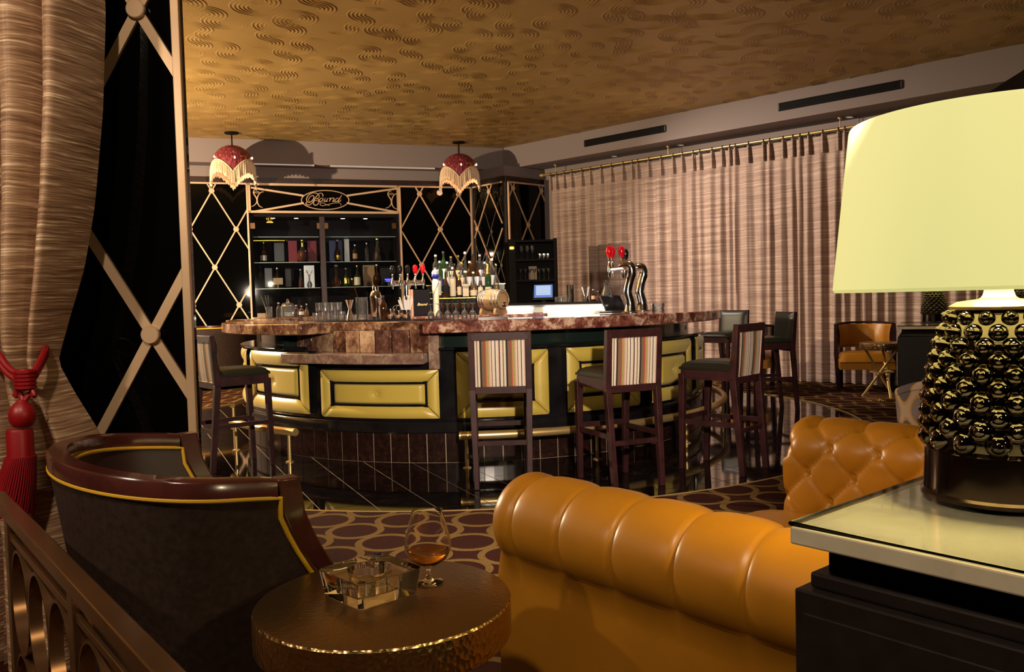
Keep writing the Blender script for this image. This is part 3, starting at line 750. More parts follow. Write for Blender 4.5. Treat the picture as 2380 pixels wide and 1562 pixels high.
# pendants
def pendant(px, py, label):
    c = P(px, py, ZC); t = thing('pendant_lamp', label, 'pendant lamp', (c.x, c.y, 0), math.atan2(-c.x, c.y), 'beaded pendant lamps')
    MB().lathe([(.10, ZC), (.10, ZC - .018), (.02, ZC - .03)], 24).build('ceiling_rose', M['black_matte'], t)
    MB().tube([(0, 0, ZC - .02), (0, 0, ZC - .19)], .011, 8).build('stem', M['black_matte'], t)
    zt = ZC - .185; RR = .30; nl = 4
    def edge(a):                                  # scalloped lower edge: long lobes between arches
        q = abs(sin(nl * a / 2)); return zt - .44 + .185 * (q ** .9)
    def dome(u, v):
        a = 2 * pi * u; ze = edge(a); z = lerp(zt, ze, v); h = (zt - z) / .36
        r = RR * (1.0 if h >= 1 else math.sqrt(max(0, 1 - (1 - h) ** 2.3))) * (1 + .04 * max(0, h - 1))
        r = max(r, .01)
        return (r * cos(a), r * sin(a), z)
    MB().sheet(dome, 96, 18, True).build('bead_shade', M['bead'], t, solid=.004, ang=80)
    def fr(u, v):
        a = 2 * pi * u; ze = edge(a); r = RR * 1.035 + .012 * sin(a * 90) + .01 * v * sin(a * 23); return (r * cos(a), r * sin(a), ze + .015 - .19 * v - .014 * sin(a * 60) * v)
    MB().sheet(fr, 240, 5, True).build('fringe', M['fringe'], t, solid=.004, ang=80)
    cord = []
    for i in range(120):
        a = 2 * pi * i / 120; cord.append((RR * 1.045 * cos(a), RR * 1.045 * sin(a), edge(a) + .015))
    MB().tube(cord, .008, 6, closed=True).build('braid', M['fringe'], t)
    hub = MB().lathe([(.0, -.02), (.03, -.02), (.03, .02), (0, .02)], 12, c=(0, 0, zt - .20)).build('bulb_hub', M['brass'], t)
    for k in range(3):
        a = R(-150 + 60 * k)
        b = MB().tube([(0, 0, zt - .2), (.10 * cos(a), .10 * sin(a), zt - .24), (.13 * cos(a), .13 * sin(a), zt - .24)], .008, 6).build('bulb_arm', M['brass'], t)
        # the bulbs' glow shows between the bead strands
        MB().lathe([(0, -.012), (.009, -.006), (.011, .006), (.007, .018), (0, .028)], 12, c=(.287 * cos(a + .1 * k), .287 * sin(a + .1 * k), zt - .20 - .025 * (k == 1))).build('candle_bulb', M['bulb'], t)
    l = lamp('pendant_bulb_lamp', 'POINT', (0, 0, zt - .45), 6, (1, .55, .3), None, size=.05); par(l, t)
pendant(538, 308, 'maroon beaded pendant with cream fringe hanging left of the Bound sign')
pendant(1066, 330, 'maroon beaded pendant with cream fringe hanging near the corner pier')

# black screen hung at the upper right
def hung():
    pts = [P(2267, 228, 2.62), P(2290, 220, 2.62), P(2313, 208, 2.62), P(2345, 187, 2.62), P(2380, 165, 2.62), P(2430, 128, 2.62)]
    t = thing('hanging_screen', 'black hanging screen above the lampshade at upper right corner', 'screen', (pts[2].x, pts[2].y, 0))
    sp = [p - Vector((pts[2].x, pts[2].y, 0)) for p in spline(pts, 5)]
    m = MB(); m.sheet(lambda u, v: (lambda q: (q.x, q.y, q.z - .75 * v))(sp[min(len(sp) - 1, int(round(u * (len(sp) - 1))))]), len(sp), 2)
    m.build('panel', M['black_matte'], t, solid=.03)
    for q in (sp[-1], sp[-4]): MB().tube([(q.x, q.y, q.z - .02), (q.x, q.y, ZC - .005)], .005, 6).build('suspension_rod', M['black_matte'], t)
hung()

# ------------------------------------------------------------------ the round bar
def bp(r, deg, z): a = R(deg); return (r * sin(a), -r * cos(a), z)          # relative to the bar's centre; 0 deg faces the camera
def bw(r, deg, z): q = bp(r, deg, z); return Vector((q[0] + BAR.x, q[1] + BAR.y, z))
def arc_block(m, r0, r1, a0, a1, z0, z1, n=24):
    def rr(r, t): return lerp(r[0], r[1], t) if isinstance(r, tuple) else r
    rings = []
    for i in range(n + 1):
        t = i / n; a = lerp(a0, a1, t)
        rings.append([bp(rr(r0, t), a, z0), bp(rr(r1, t), a, z0), bp(rr(r1, t), a, z1), bp(rr(r0, t), a, z1)])
    return m.loft(rings)
ZB = 1.055
bc = thing('bar_counter', 'curved red brown granite counter top of the round bar', 'bar counter', BAR)
arc_block(MB(), 1.80, 2.38, -6.45, 104, .970, ZB, 60).build('slab', M['stone_red'], bc, bevel=.008)
arc_block(MB(), 1.80, 2.38, -86, -30.6, .970, ZB, 36).build('slab', M['stone_brown'], bc, bevel=.008)
arc_block(MB(), 1.80, (2.05, 2.17), -30.5, -7.1, .990, ZB - .0015, 24).build('slab', M['stone_brown'], bc, bevel=.003)
arc_block(MB(), 1.95, 2.44, -150, -87.5, .985, ZB + .012, 40).build('slab', M['stone_brown'], bc, bevel=.008, label='raised slab lit by the downlights')
# marble apron tiles under the recessed part
bf = thing('round_bar', 'curved black bar front with gold padded panels and tiled plinth', 'bar front', BAR)
ap = bf
nt = 10; A0, A1 = -46.5, -6.5
for i in range(nt):
    t0, t1 = i / nt, (i + 1) / nt
    r0, r1 = lerp(1.97, 2.17, t0), lerp(1.97, 2.17, t1)
    m = arc_block(MB(), (r0 - .04, r1 - .04), (r0, r1), lerp(A0, A1, t0) + .10, lerp(A0, A1, t1) - .10, .8225, .9885 if i > 3 else .9685, 4)
    m.build('apron_tile', M[('stone_brown', 'stone_dark', 'stone_brown', 'stone_tan', 'stone_brown', 'stone_tan', 'stone_tan', 'stone_dark', 'stone_dark', 'stone_brown')[i]], ap, bevel=.002)
arc_block(MB(), 1.85, (1.965, 2.165), A0, A1, .70, .968, 20).build('apron_backing', M['black_gloss'], ap)
q0 = bp(2.17, -6.4, 0); q1 = bp(2.36, -6.4, 0)
arc_block(MB(), 1.95, 2.20, -6.45, -4.4, .70, .968, 4).build('apron_return', M['stone_edge'], ap)
lc = thing('lower_counter', 'low brown granite shelf counter projecting below the tiled apron', 'counter', BAR)
arc_block(MB(), (1.98, 2.18), (2.27, 2.36), -40, -6.6, .748, .822, 24).build('slab', M['stone_edge'], lc, bevel=.006)
arc_block(MB(), 1.97, 2.13, -40, -6.6, .709, .747, 20).build('corbel', M['black_gloss'], lc)

arc_block(MB(), 1.86, 2.165, -150, -40.6, .222, .845, 60).build('body', M['black_gloss'], bf)
arc_block(MB(), 1.86, 2.165, -40.6, -6.5, .222, .698, 24).build('low_body', M['black_gloss'], bf)
arc_block(MB(), 1.86, 2.165, -6.5, 106, .222, .845, 60).build('body', M['black_gloss'], bf)
arc_block(MB(), 1.90, 2.08, -150, -47, .845, .969, 50).build('upper_band', M['band_green'], bf)
arc_block(MB(), 1.90, 2.08, -6.5, 106, .845, .969, 50).build('upper_band', M['band_green'], bf)
arc_block(MB(), 2.00, 2.225, -4.4, 106, .838, .858, 60).build('ledge', M['black_gloss'], bf, bevel=.005)
arc_block(MB(), 2.00, 2.225, -150, -41, .838, .858, 60).build('ledge', M['black_gloss'], bf, bevel=.005)
arc_block(MB(), 2.16, 2.20, -150, 106, .222, .31, 100).build('base_moulding', M['black_gloss'], bf, bevel=.008)
arc_block(MB(), 1.90, 2.181, -150, 106, .0, .2215, 200).build('plinth', M['grout'], bf)
tw = 3.70; n = int(250 / tw); src = None
for i in range(n):
    a = -148 + (i + .5) * tw
    if not -100 < a < 100: continue
    if src is None:
        m = arc_block(MB(), 2.145, 2.185, -tw / 2 + .085, tw / 2 - .085, .003, .219, 2); src = m.build('plinth_tile', M['tile_plinth'], bf, smooth=False); src.rotation_euler = (0, 0, R(a))
    else: inst(src, bf, None, (0, 0, R(a)))
def panel(a0, a1, z0, z1):
    RB = 2.166; p = arc_block(MB(), 2.14, RB + .006, a0 - .5, a1 + .5, z0 - .012, z1 + .012, 12).build('padded_panel', M['black_gloss'], bf)
    da = (a1 - a0); bz = min(.115, (z1 - z0) * .26); ba = math.degrees(bz / 2.17)
    def pt(s, z, d): q = bp(RB + d, s, z); return q
    O = [(a0, z0), (a1, z0), (a1, z1), (a0, z1)]; I = [(a0 + ba, z0 + bz), (a1 - ba, z0 + bz), (a1 - ba, z1 - bz), (a0 + ba, z1 - bz)]
    for k in range(4):
        o0, o1, i0, i1 = O[k], O[(k + 1) % 4], I[k], I[(k + 1) % 4]
        def fn(u, v):
            uu = .004 + .992 * u
            s = lerp(lerp(o0[0], o1[0], uu), lerp(i0[0], i1[0], uu), v); z = lerp(lerp(o0[1], o1[1], uu), lerp(i0[1], i1[1], uu), v)
            e = min(u, 1 - u); eb = min(1, e / .03) ** .5
            return pt(s, z, .006 + (.014 + .030 * (sin(pi * min(1, v * .86 + .07)) ** .7)) * (.55 + .45 * eb) + .012 * (1 - v))
        MB().sheet(fn, 25, 11).build('border_pad', M['vinyl_gold'], p, fix=False, ang=80)
    g = .010; ga = math.degrees(g / 2.17)
    m = MB()
    for (s0, w0), (s1, w1) in (((I[0][0] - ga, I[0][1] - g), (I[1][0] + ga, I[0][1] + g)), ((I[3][0] - ga, I[3][1] - g), (I[2][0] + ga, I[3][1] + g)),
                               ((I[0][0] - ga, I[0][1] - g), (I[0][0] + ga, I[3][1] + g)), ((I[1][0] - ga, I[1][1] - g), (I[1][0] + ga, I[2][1] + g))):
        arc_block(m, RB, RB + .036, s0, s1, w0, w1, 8)
    m.build('inner_frame', M['black_gloss'], p)
    c = ((I[0][0] + I[1][0]) / 2, (I[0][1] + I[3][1]) / 2); hw = math.radians(I[1][0] - I[0][0]) * 2.17 / 2 - g; hz = (I[3][1] - I[0][1]) / 2 - g
    def cen(u, v):
        x = (u * 2 - 1) * hw; z = (v * 2 - 1) * hz
        ex = min(1, (1 - abs(u * 2 - 1)) / .10); ez = min(1, (1 - abs(v * 2 - 1)) / .22)
        b = (ex * ez) ** .5; r2 = math.hypot(x, z)
        d = .006 + .034 * b - .024 * math.exp(-(r2 / .030) ** 1.4)
        return pt(c[0] + math.degrees(x / 2.17), c[1] + z, d)
    MB().sheet(cen, 41, 21).build('centre_pad', M['vinyl_gold'], p, ang=80)
    q = Vector(bp(RB + .018, c[0], c[1])); nrm = Vector((q.x, q.y, 0)).normalized()
    mm = Vector((0, 0, 1)).rotation_difference(nrm).to_matrix()
    MB().lathe([(.013, -.004), (.013, .004), (.009, .010), (0, .012)], 14, c=q, m=mm).build('button', M['vinyl_gold'], p)
panel(-58.4, -33.6, .345, .825)
panel(-30.3, -4.6, .335, .695)
for k in range(4): panel(-1.2 + 21.75 * k, -1.2 + 21.75 * k + 17.9, .335, .822)
panel(-88, -62.4, .345, .825)

def rail(a0, a1, posts, label):
    r = 2.40; z = .235
    t = thing('foot_rail', label, 'foot rail', BAR)
    n = max(6, int((a1 - a0) / 2.2))
    MB().tube([bp(r, lerp(a0, a1, i / n), z) for i in range(n + 1)], .030, 16).build('rail_tube', M['brass'], t)
    for a in posts:
        MB().tube([bp(r, a, .0), bp(r, a, z - .02)], .013, 10).build('post', M['brass'], t)
        MB().lathe([(.032, 0), (.032, .006), (.018, .012)], 14, c=bp(r, a, 0)).build('post_foot', M['brass'], t)
rail(-57.0, -32.5, (-54.5, -34.3), 'short curved brass foot rail in front of the left padded panel')
rail(-135, -86.5, (-87.5, -104), 'brass foot rail curving away behind the leftmost bar stool')
rail(-0.6, 112, (.6, 24, 47, 70, 93), 'long curved brass foot rail behind the right hand bar stools')

# ------------------------------------------------------------------ behind the bar
def island():
    c = Vector((-0.47, 8.15, 0)); t = thing("back_island", 'stone topped island inside the bar carrying bottle tiers', 'island', c)
    MB().bb((-.75, -.42, .0), (.75, .28, .98)).build('body', M['steel_sheet'], t, False)
    MB().bb((-.80, -.46, .981), (.80, .33, 1.062)).build('stone_top', M['stone_red'], t, False, bevel=.006)
    return c
ISL = island()
ub = thing('under_bar_station', 'stainless steel station with lit splashback inside the bar', 'bar station', BAR)
m = MB(); arc_block(m, 1.50, 1.54, 108, 174, .60, 1.124, 24).build('splashback', M['steel_sheet'], ub)
arc_block(MB(), 1.42, 1.60, 107, 176, 1.125, 1.150, 24).build('dark_ledge', M['black_matte'], ub)
arc_block(MB(), 1.18, 1.50, 108, 174, .86, .90, 24).build('work_top', M['steel_sheet'], ub)
arc_block(MB(), 1.20, 1.52, 108, 174, .0, .86, 24).build('cabinet', M['steel_sheet'], ub)
arc_block(MB(), 1.475, 1.497, 110, 150, 1.075, 1.095, 24).build('light_strip', M['led'], ub)
arc_block(MB(), 1.475, 1.497, 156, 172, 1.075, 1.095, 24).build('light_strip', M['led'], ub)
ui = thing('inner_work_ledge', 'steel work ledge under the near side of the counter', 'work ledge', BAR)
arc_block(MB(), 1.40, 1.79, -80, 95, .84, .88, 60).build('ledge', M['steel_sheet'], ui)
arc_block(MB(), 1.62, 1.80, -80, 95, .0, .84, 60).build('cabinet', M['black_matte'], ui)

# ------------------------------------------------------------------ bar stools
def stool():
    t = thing('bar_stool', 'x', 'bar stool', group='striped bar stools')
    W_, zs = .40, .70
    hw = W_ / 2 - .02
    wd = M['wood_dark']
    for s in (-1, 1):
        m = MB(); m.bar((s * (hw - .012), -.238, 0), (s * hw, -.185, .63), .034, .038, w2=(.040, .046)); m.bar((s * hw, -.185, .63), (s * hw, -.215, .995), .040, .046, w2=(.040, .034))
        m.build('rear_leg', wd, t, bevel=.003)
        MB().bar((s * (hw - .008), .215, 0), (s * hw, .195, .66), .032, .032, w2=(.044, .044)).build('front_leg', wd, t, bevel=.003)
        MB().bar((s * (hw - .006), -.21, .33), (s * (hw - .006), .205, .33), .020, .030).build('side_stretcher', wd, t)
        MB().bar((s * hw, -.185, .655), (s * hw, .195, .655), .026, .066).build('side_apron', wd, t)
    MB().bar((-hw, .195, .655), (hw, .195, .655), .026, .066).build('front_apron', wd, t)
    MB().bar((-hw, -.185, .655), (hw, -.185, .655), .026, .066).build('rear_apron', wd, t)
    MB().bar((-hw + .01, .205, .355), (hw - .01, .205, .355), .020, .032).build('front_stretcher', wd, t)
    MB().bar((-hw + .01, -.212, .29), (hw - .01, -.212, .29), .020, .030).build('rear_stretcher', wd, t)
    def seat(u, v):
        x = (u * 2 - 1); y = (v * 2 - 1); e = max(0, 1 - abs(x) ** 6) ** .5 * max(0, 1 - abs(y) ** 6) ** .5
        return (x * (W_ / 2 - .006), .012 + y * .205, .692 + .012 + .045 * e)
    m = MB().sheet(seat, 21, 21); m.bb((-W_ / 2 + .008, -.192, .690), (W_ / 2 - .008, .216, .705)); m.build('seat', M['leather_green'], t, ang=60)
    def yb(z): return lerp(-.185, -.215, (z - .63) / .365)
    MB().bar((-hw, yb(.968), .968), (hw, yb(.968), .968), .036, .052).build('top_rail', wd, t, bevel=.003)
    MB().bar((-hw, yb(.625), .625), (hw, yb(.625), .625), .036, .048).build('lower_back_rail', wd, t, bevel=.003)
    b = MB(); iw = hw - .022
    b.sheet(lambda u, v: ((u * 2 - 1) * iw, yb(lerp(.65, .942, v)) - .013 - .006 * (sin(pi * u) * sin(pi * v)) ** .5, lerp(.65, .942, v)), 13, 9)
    bk = b.build('striped_back', M['striped'], t, ang=80, label='striped fabric')
    pp = [(-iw, yb(.65) - .014, .65), (iw, yb(.65) - .014, .65), (iw, yb(.942) - .014, .942), (-iw, yb(.942) - .014, .942)]
    MB().tube(pp, .005, 6, closed=True).build('piping', M['striped'], bk)
    MB().sheet(lambda u, v: ((u * 2 - 1) * (hw + .012), yb(lerp(.66, .99, v)) + .018 + .030 * (max(0, 1 - abs(2 * u - 1) ** 5) * max(0, 1 - abs(2 * v - 1) ** 5)) ** .5, lerp(.66, .99, v)), 15, 13).build('back_pad', M['leather_green'], t, ang=80)
    return t
st0 = stool()
SEATS = [(-.085, 5.50, 1.5, 'striped bar stool seen squarely from behind at the lower counter end'),
         (.672, 5.40, 23, 'striped bar stool in front of the tap towers, turned a little'),
         (1.425, 5.73, 48, 'striped bar stool beside the right end of the bar, seen side on'),
         (-2.11, 6.29, -50, 'striped bar stool half hidden by the mirrored screen at the left'),
         (2.60, 8.55, 99, 'bar stool with green leather back facing left near the drape'),
         (2.52, 9.95, 132, 'bar stool with dark leather back behind the counter end')]
for i, (x, y, a, lab) in enumerate(SEATS):
    o = st0 if i == 0 else copy_tree(st0)
    o.location = (x, y, 0); o.rotation_euler = (0, 0, R(a)); o['label'] = lab

# ------------------------------------------------------------------ foreground
UU = Vector((.64, -.77, 0)).normalized(); VV = Vector((-UU.y, UU.x, 0)); UA = math.atan2(UU.y, UU.x)
ZT = .87
T0 = P(1835, 1210, ZT); T0f = Vector((T0.x, T0.y, 0))
def console(loc, rz, label, length, depth=.40):
    t = thing('console_table', label, 'console', loc, rz, 'console tables behind the sofas')
    h = ZT
    MB().bb((0, 0, h - .034), (depth, length, h - .008)).build('marble_top', M['stone_cream'], t, False, bevel=.003)
    MB().bb((.002, .002, h - .0075), (depth - .002, length - .002, h - .0005)).build('glass_sheet', M['pane'], t, False)
    MB().tube([(.001, .001, h - .004), (depth - .001, .001, h - .004), (depth - .001, length - .001, h - .004), (.001, length - .001, h - .004)], .0035, 6, closed=True).build('glass_edge', M['black_gloss'], t)
    MB().bb((.035, .045, h - .075), (depth - .035, length - .045, h - .0345)).build('recessed_neck', M['black_matte'], t, False)
    MB().bb((.018, .022, h - .098), (depth - .018, length - .022, h - .0755)).build('moulding', M['espresso'], t, False, bevel=.004)
    MB().bb((.004, .004, .03), (depth - .004, length - .004, h - .0985)).build('cabinet', M['espresso'], t, False, bevel=.003)
    MB().bb((.0, .02, .06), (.004, length - .02, h - .13)).build('side_panel', M['espresso'], t, False, bevel=.0015)
    MB().bb((.02, 0, .06), (depth - .02, .004, h - .13)).build('end_panel', M['espresso'], t, False, bevel=.0015)
    MB().bb((.03, .03, .0), (depth - .03, length - .03, .03)).build('plinth', M['black_matte'], t, False)
    return t
console(T0f, UA, 'dark console with cream marble top under the large table lamp', 1.5, .46)

def table_lamp(loc, label, rz=0, shade=True, power=None):
    t = thing('table_lamp', label, 'table lamp', loc, rz, 'hobnail table lamps')
    MB().lathe([(.0, 0), (.112, 0), (.112, .006), (.108, .010), (.106, .074), (.100, .080), (0, .080)], 48).build('base_band', M['dark_chrome_band'], t)
    rb = lambda z: interp([(.078, .100), (.10, .104), (.15, .101), (.22, .088), (.27, .074), (.292, .062)], z)
    prof = [(0, .079)] + [(rb(z), z) for z in [.080 + .0212 * i for i in range(11)]] + [(.058, .296), (.030, .302), (0, .303)]
    MB().lathe(prof, 48).build('body', M['dark_chrome'], t)
    MB().lathe([(.0, .301), (.066, .294), (.070, .299), (.058, .306), (.028, .310), (.022, .314), (0, .314)], 40).build('shoulder_cap', M['brass'], t)
    src = None; rows = 10; na = 14
    for j in range(rows):
        z = .094 + j * .0208; r = rb(z); tilt = math.atan2(rb(z - .01) - rb(z + .01), .02)
        for i in range(na):
            a = 2 * pi * (i + .5 * (j % 2)) / na; sc_ = r / .10
            if src is None:
                src = MB().lathe([(.0185, -.004), (.0172, .002), (.0135, .0085), (.0095, .0105), (.0080, .0095), (.0055, .0125), (.0, .0145)], 14).build('knob', M['dark_chrome'], t)
                o = src
            else: o = inst(src, t)
            n = Vector((cos(a) * cos(tilt), sin(a) * cos(tilt), sin(tilt)))
            o.location = (r * cos(a), r * sin(a), z); o.rotation_euler = n.to_track_quat('Z', 'X').to_euler(); o.scale = (sc_, sc_, 1.0)
    MB().lathe([(.026, .310), (.022, .316), (.0205, .322), (.0205, .345), (.014, .350), (.014, .40), (0, .40)], 20).build('neck', M['ivory'], t)
    if shade:
        m = MB(); m.lathe([(.240, .325), (.243, .330), (.2165, .583), (.2145, .588), (.2125, .586), (.238, .330)], 72, cap=False); m.build('lamp_shade', M['shade'], t)
        MB().lathe([(.0, .41), (.028, .42), (.034, .45), (.026, .48), (0, .49)], 16).build('bulb', M['bulb'], t)
        for k in range(3):
            a = 2 * pi * k / 3; MB().tube([(0, 0, .400), (.12 * cos(a), .12 * sin(a), .43), (.228 * cos(a), .228 * sin(a), .45)], .002, 5).build('shade_spider', M['brass'], t)
    if power:
        l = lamp('table_lamp_bulb', 'POINT', (0, 0, .45), power, (1.0, .80, .30), None, size=.04); par(l, t)
    return t
LP = P(2322, 1150, ZT)
table_lamp((LP.x, LP.y, ZT), 'large smoked chrome hobnail lamp with glowing cream drum shade, nearest', R(8), True, 150)

# sofa
def sofa():
    t = thing('sofa', 'mustard leather sofa with button tufted rolled arms beside the console', 'sofa', T0f, UA)
    L0, L1 = -.97, -.008; RR = .118; ZCc = .640; dx, dy = .165, .185
    def section(s, flip):
        # s along the profile from outer foot (0) over the roll to the inner seat line; returns (offset across, z, normal across, normal z)
        o0 = .46                                # outer board height
        if s < o0: return (-.085, .06 + s, -1, 0)
        s2 = s - o0; a_st = R(222); arc = a_st + R(12)
        if s2 < arc * RR:
            a = a_st - s2 / RR; return (RR * cos(a), ZCc + RR * sin(a), cos(a), sin(a))
        s3 = s2 - arc * RR; a = R(-12); x, z = RR * cos(a), ZCc + RR * sin(a)
        return (x, z - s3, 1, .0)
    SB = .46 + R(222 - 62) * RR; SM = .46 + R(234) * RR + .26
    def arm(b0, flip, na, ns):
        def fn(u, v):
            a = lerp(L0, L1, u); s = SM * (v ** .9)
            x, z, nx, nz = section(s, flip)
            d = 0.0
            endf = min(1, (a - L0) / .055); endf = math.sqrt(max(0, 1 - (1 - endf) ** 2))
            al = (a - L0 - .085)
            if s > SB:
                p = al / dx + (s - SB) / dy; q = al / dx - (s - SB) / dy
                hgt = (abs(sin(pi * p)) * abs(sin(pi * q))) ** .27
                k = min(1, (s - SB) / .02); d += .019 * hgt - .013
                rb_ = min(math.hypot((p - round(p)), (q - round(q))), 1); d -= .012 * math.exp(-(rb_ / .12) ** 2)
            elif s > .44:
                f = al / dx - round(al / dx); fade = min(1, (s - .44) / .08)
                d += (.003 - .0075 * math.exp(-(abs(f) * dx / .006) ** 1.0) - .003 * math.exp(-(f * dx / .03) ** 2)) * fade
                tt = (s - (SB - .10)) / .10
                if tt > 0: d -= .012 * tt * tt * math.exp(-(f * dx / .030) ** 2)
            rsc = 1.0
            if s > .46 and s < .46 + R(234) * RR:
                x *= (.72 + .28 * endf); z = ZCc + (z - ZCc) * (.72 + .28 * endf)
            x += nx * d; z += nz * d
            a2 = a + (0 if endf > .99 else 0)
            return (a2, b0 + (x if not flip else -x), z)
        m = MB(); m.sheet(fn, na, ns)
        fr = [fn(0, j / (ns - 1.0)) for j in range(ns)]
        n0 = len(m.v); c0 = (L0 - .004, b0, .40)
        # front cap as a fan
        m.add(fr + [(L0 - .012, b0, ZCc), (L0 - .006, b0, .30)], [(j, j + 1, ns if fr[j][2] > .52 else ns + 1) for j in range(ns - 1)])
        o = m.build('arm', M['leather_mustard'], t, ang=75, fix=True)
        src = None
        for j in range(0, 5):
            s = SB + j * dy / 2
            if s > SM - .03: break
            k = 0
            while True:
                al = (k + (.5 if j % 2 else 0)) * dx; a = L0 + .085 + al; k += 1
                if a > L1 - .02: break
                x, z, nx, nz = section(s, flip); d = -.020
                pos = (a, b0 + (x + nx * d) * (-1 if flip else 1), z + nz * d)
                if src is None:
                    src = MB().lathe([(.0125, -.004), (.0125, .001), (.009, .005), (0, .0065)], 12).build('button', M['leather_mustard'], o); b = src
                else: b = inst(src, o)
                b.location = pos; b.rotation_euler = Vector((0, nx * (-1 if flip else 1), nz)).to_track_quat('Z', 'X').to_euler()
        return o
    arm(.315, False, 185, 90)
    arm(1.63, True, 170, 90)
    # back
    def bk(u, v):
        b = lerp(.42, 1.53, u); s = SM * v; x, z, nx, nz = section(s, False); d = 0
        if s > SB:
            al = b - .3; p = al / dx + (s - SB) / dy; q = al / dx - (s - SB) / dy; d = .020 * (abs(sin(pi * p)) * abs(sin(pi * q))) ** .38 - .012
        return (-.128 - (x + nx * d), b, z + nz * d)
    MB().sheet(bk, 120, 60).build('back', M['leather_mustard'], t, ang=75)
    MB().bb((L0 + .02, .36, .06), (-.16, 1.58, .28)).build('seat_base', M['leather_mustard'], t, False, bevel=.02)
    def cush(b0, b1):
        def fn(u, v):
            x = u * 2 - 1; y = v * 2 - 1; e = (max(0, 1 - abs(x) ** 5) * max(0, 1 - abs(y) ** 5)) ** .4
            return (lerp(-1.10, -.23, u), lerp(b0, b1, v), .33 + .135 * e)
        m = MB().sheet(fn, 31, 25); m.bb((-1.09, b0 + .01, .285), (-.24, b1 - .01, .34)); m.build('seat_cushion', M['leather_mustard'], t, ang=70)
    cush(.40, .97); cush(.975, 1.545)
    for a in (-.90, -.12):
        for b in (.33, 1.61): MB().lathe([(.02, 0), (.035, .06)], 12, c=(a, b, 0)).build('foot', M['wood_dark'], t)
sofa()

# drum side tables with crossed tube legs
def drum_table(c, label, h=.60, r=.257):
    t = thing('side_table', label, 'side table', (c.x, c.y, 0.004), R(10), 'bronze drum side tables')
    rim = .075
    MB().lathe([(r - .002, h - rim), (r, h - rim + .004), (r, h - .006), (r - .003, h - .002)], 96, cap=False).build('rim', M['hammered_side'], t)
    MB().lathe([(0, h - rim + .002), (r - .002, h - rim)], 64, cap=False).build('underside', M['hammered_side'], t)
    MB().lathe([(r - .0028, h - .002), (r - .006, h - .0005), (0, h)], 96, cap=False).build('top', M['hammered_top'], t)
    for k in range(3):
        a = 2 * pi * k / 3 + .4; b = a + R(150)
        MB().tube([(r * .86 * cos(a), r * .86 * sin(a), .028), (r * .80 * cos(b), r * .80 * sin(b), h - rim + .002)], .014, 10).build('leg', M['brass'], t)
    MB().tube([(.115 * cos(2 * pi * i / 32), .115 * sin(2 * pi * i / 32), .30) for i in range(32)], .009, 8, closed=True).build('leg_ring', M['brass'], t)
    MB().lathe([(0, 0), (r * .92, 0), (r * .92, .026), (r * .90, .030), (0, .030)], 64).build('base_disc', M['hammered_side'], t)
    return t
ST = P(892, 1388, .604)
drum_table(ST, 'round hammered bronze side table carrying the ashtray and snifter')

def ashtray():
    c = P(862, 1378, .606); t = thing('ashtray', 'square cut crystal ashtray on the bronze side table', 'ashtray', (c.x, c.y, .605), R(43))
    n = 48; w1, w0, h = .078, .070, .053; rw, zf = .046, .016
    def sq(a, w_):
        ca, sa = cos(a), sin(a); k = w_ / max(abs(ca), abs(sa)); return (ca * k, sa * k)
    rings = []
    for w_, z in ((w0, 0.0), (w1, h - .001), (w1 - .001, h)):
        rings.append([(*sq(2 * pi * (i + .5) / n + pi / 4 * 0, w_), z) for i in range(n)])
    for r, z in ((rw + .001, h), (rw, h - .001), (rw * .97, zf + .003), (rw * .92, zf), (.004, zf)):
        rings.append([(r * cos(2 * pi * (i + .5) / n), r * sin(2 * pi * (i + .5) / n), z) for i in range(n)])
    m = MB().loft(rings, caps=True)
    m.build('crystal_body', M['crystal'], t, ang=25, fix=True, bevel=.0016)
ashtray()
def snifter():
    c = P(997, 1352, .606); t = thing('brandy_snifter', 'brandy snifter a third full of amber spirit on side table', 'glass', (c.x, c.y, .605))
    out = [(0, 0), (.030, 0), (.031, .0012), (.026, .003), (.010, .0065), (.0052, .011), (.0045, .020), (.0058, .029), (.0085, .033), (.020, .040), (.034, .052), (.0415, .068), (.0425, .080), (.040, .100), (.0345, .125), (.0285, .149), (.0275, .153)]
    inn = [(.0268, .153), (.0278, .149), (.0337, .125), (.0391, .100), (.0415, .080), (.0405, .068), (.0330, .0535), (.020, .0425), (.008, .0385), (0, .038)]
    wide = lambda pr: [(r * (1.0 + .16 * min(1, max(0, (z - .03) / .02))), z) for r, z in pr]
    out, inn = wide(out), wide(inn)
    MB().lathe(out + inn, 56, cap=False).build('bowl_and_stem', M['glass'], t, ang=50)
    liq = [(0, .0383), (.0079, .0388), (.0198, .0428), (.0328, .0538), (.0398, .0665), (.0402, .0672), (0, .0672)]
    MB().lathe(wide(liq), 56, cap=False).build('brandy', M['brandy'], t, ang=50)
snifter()

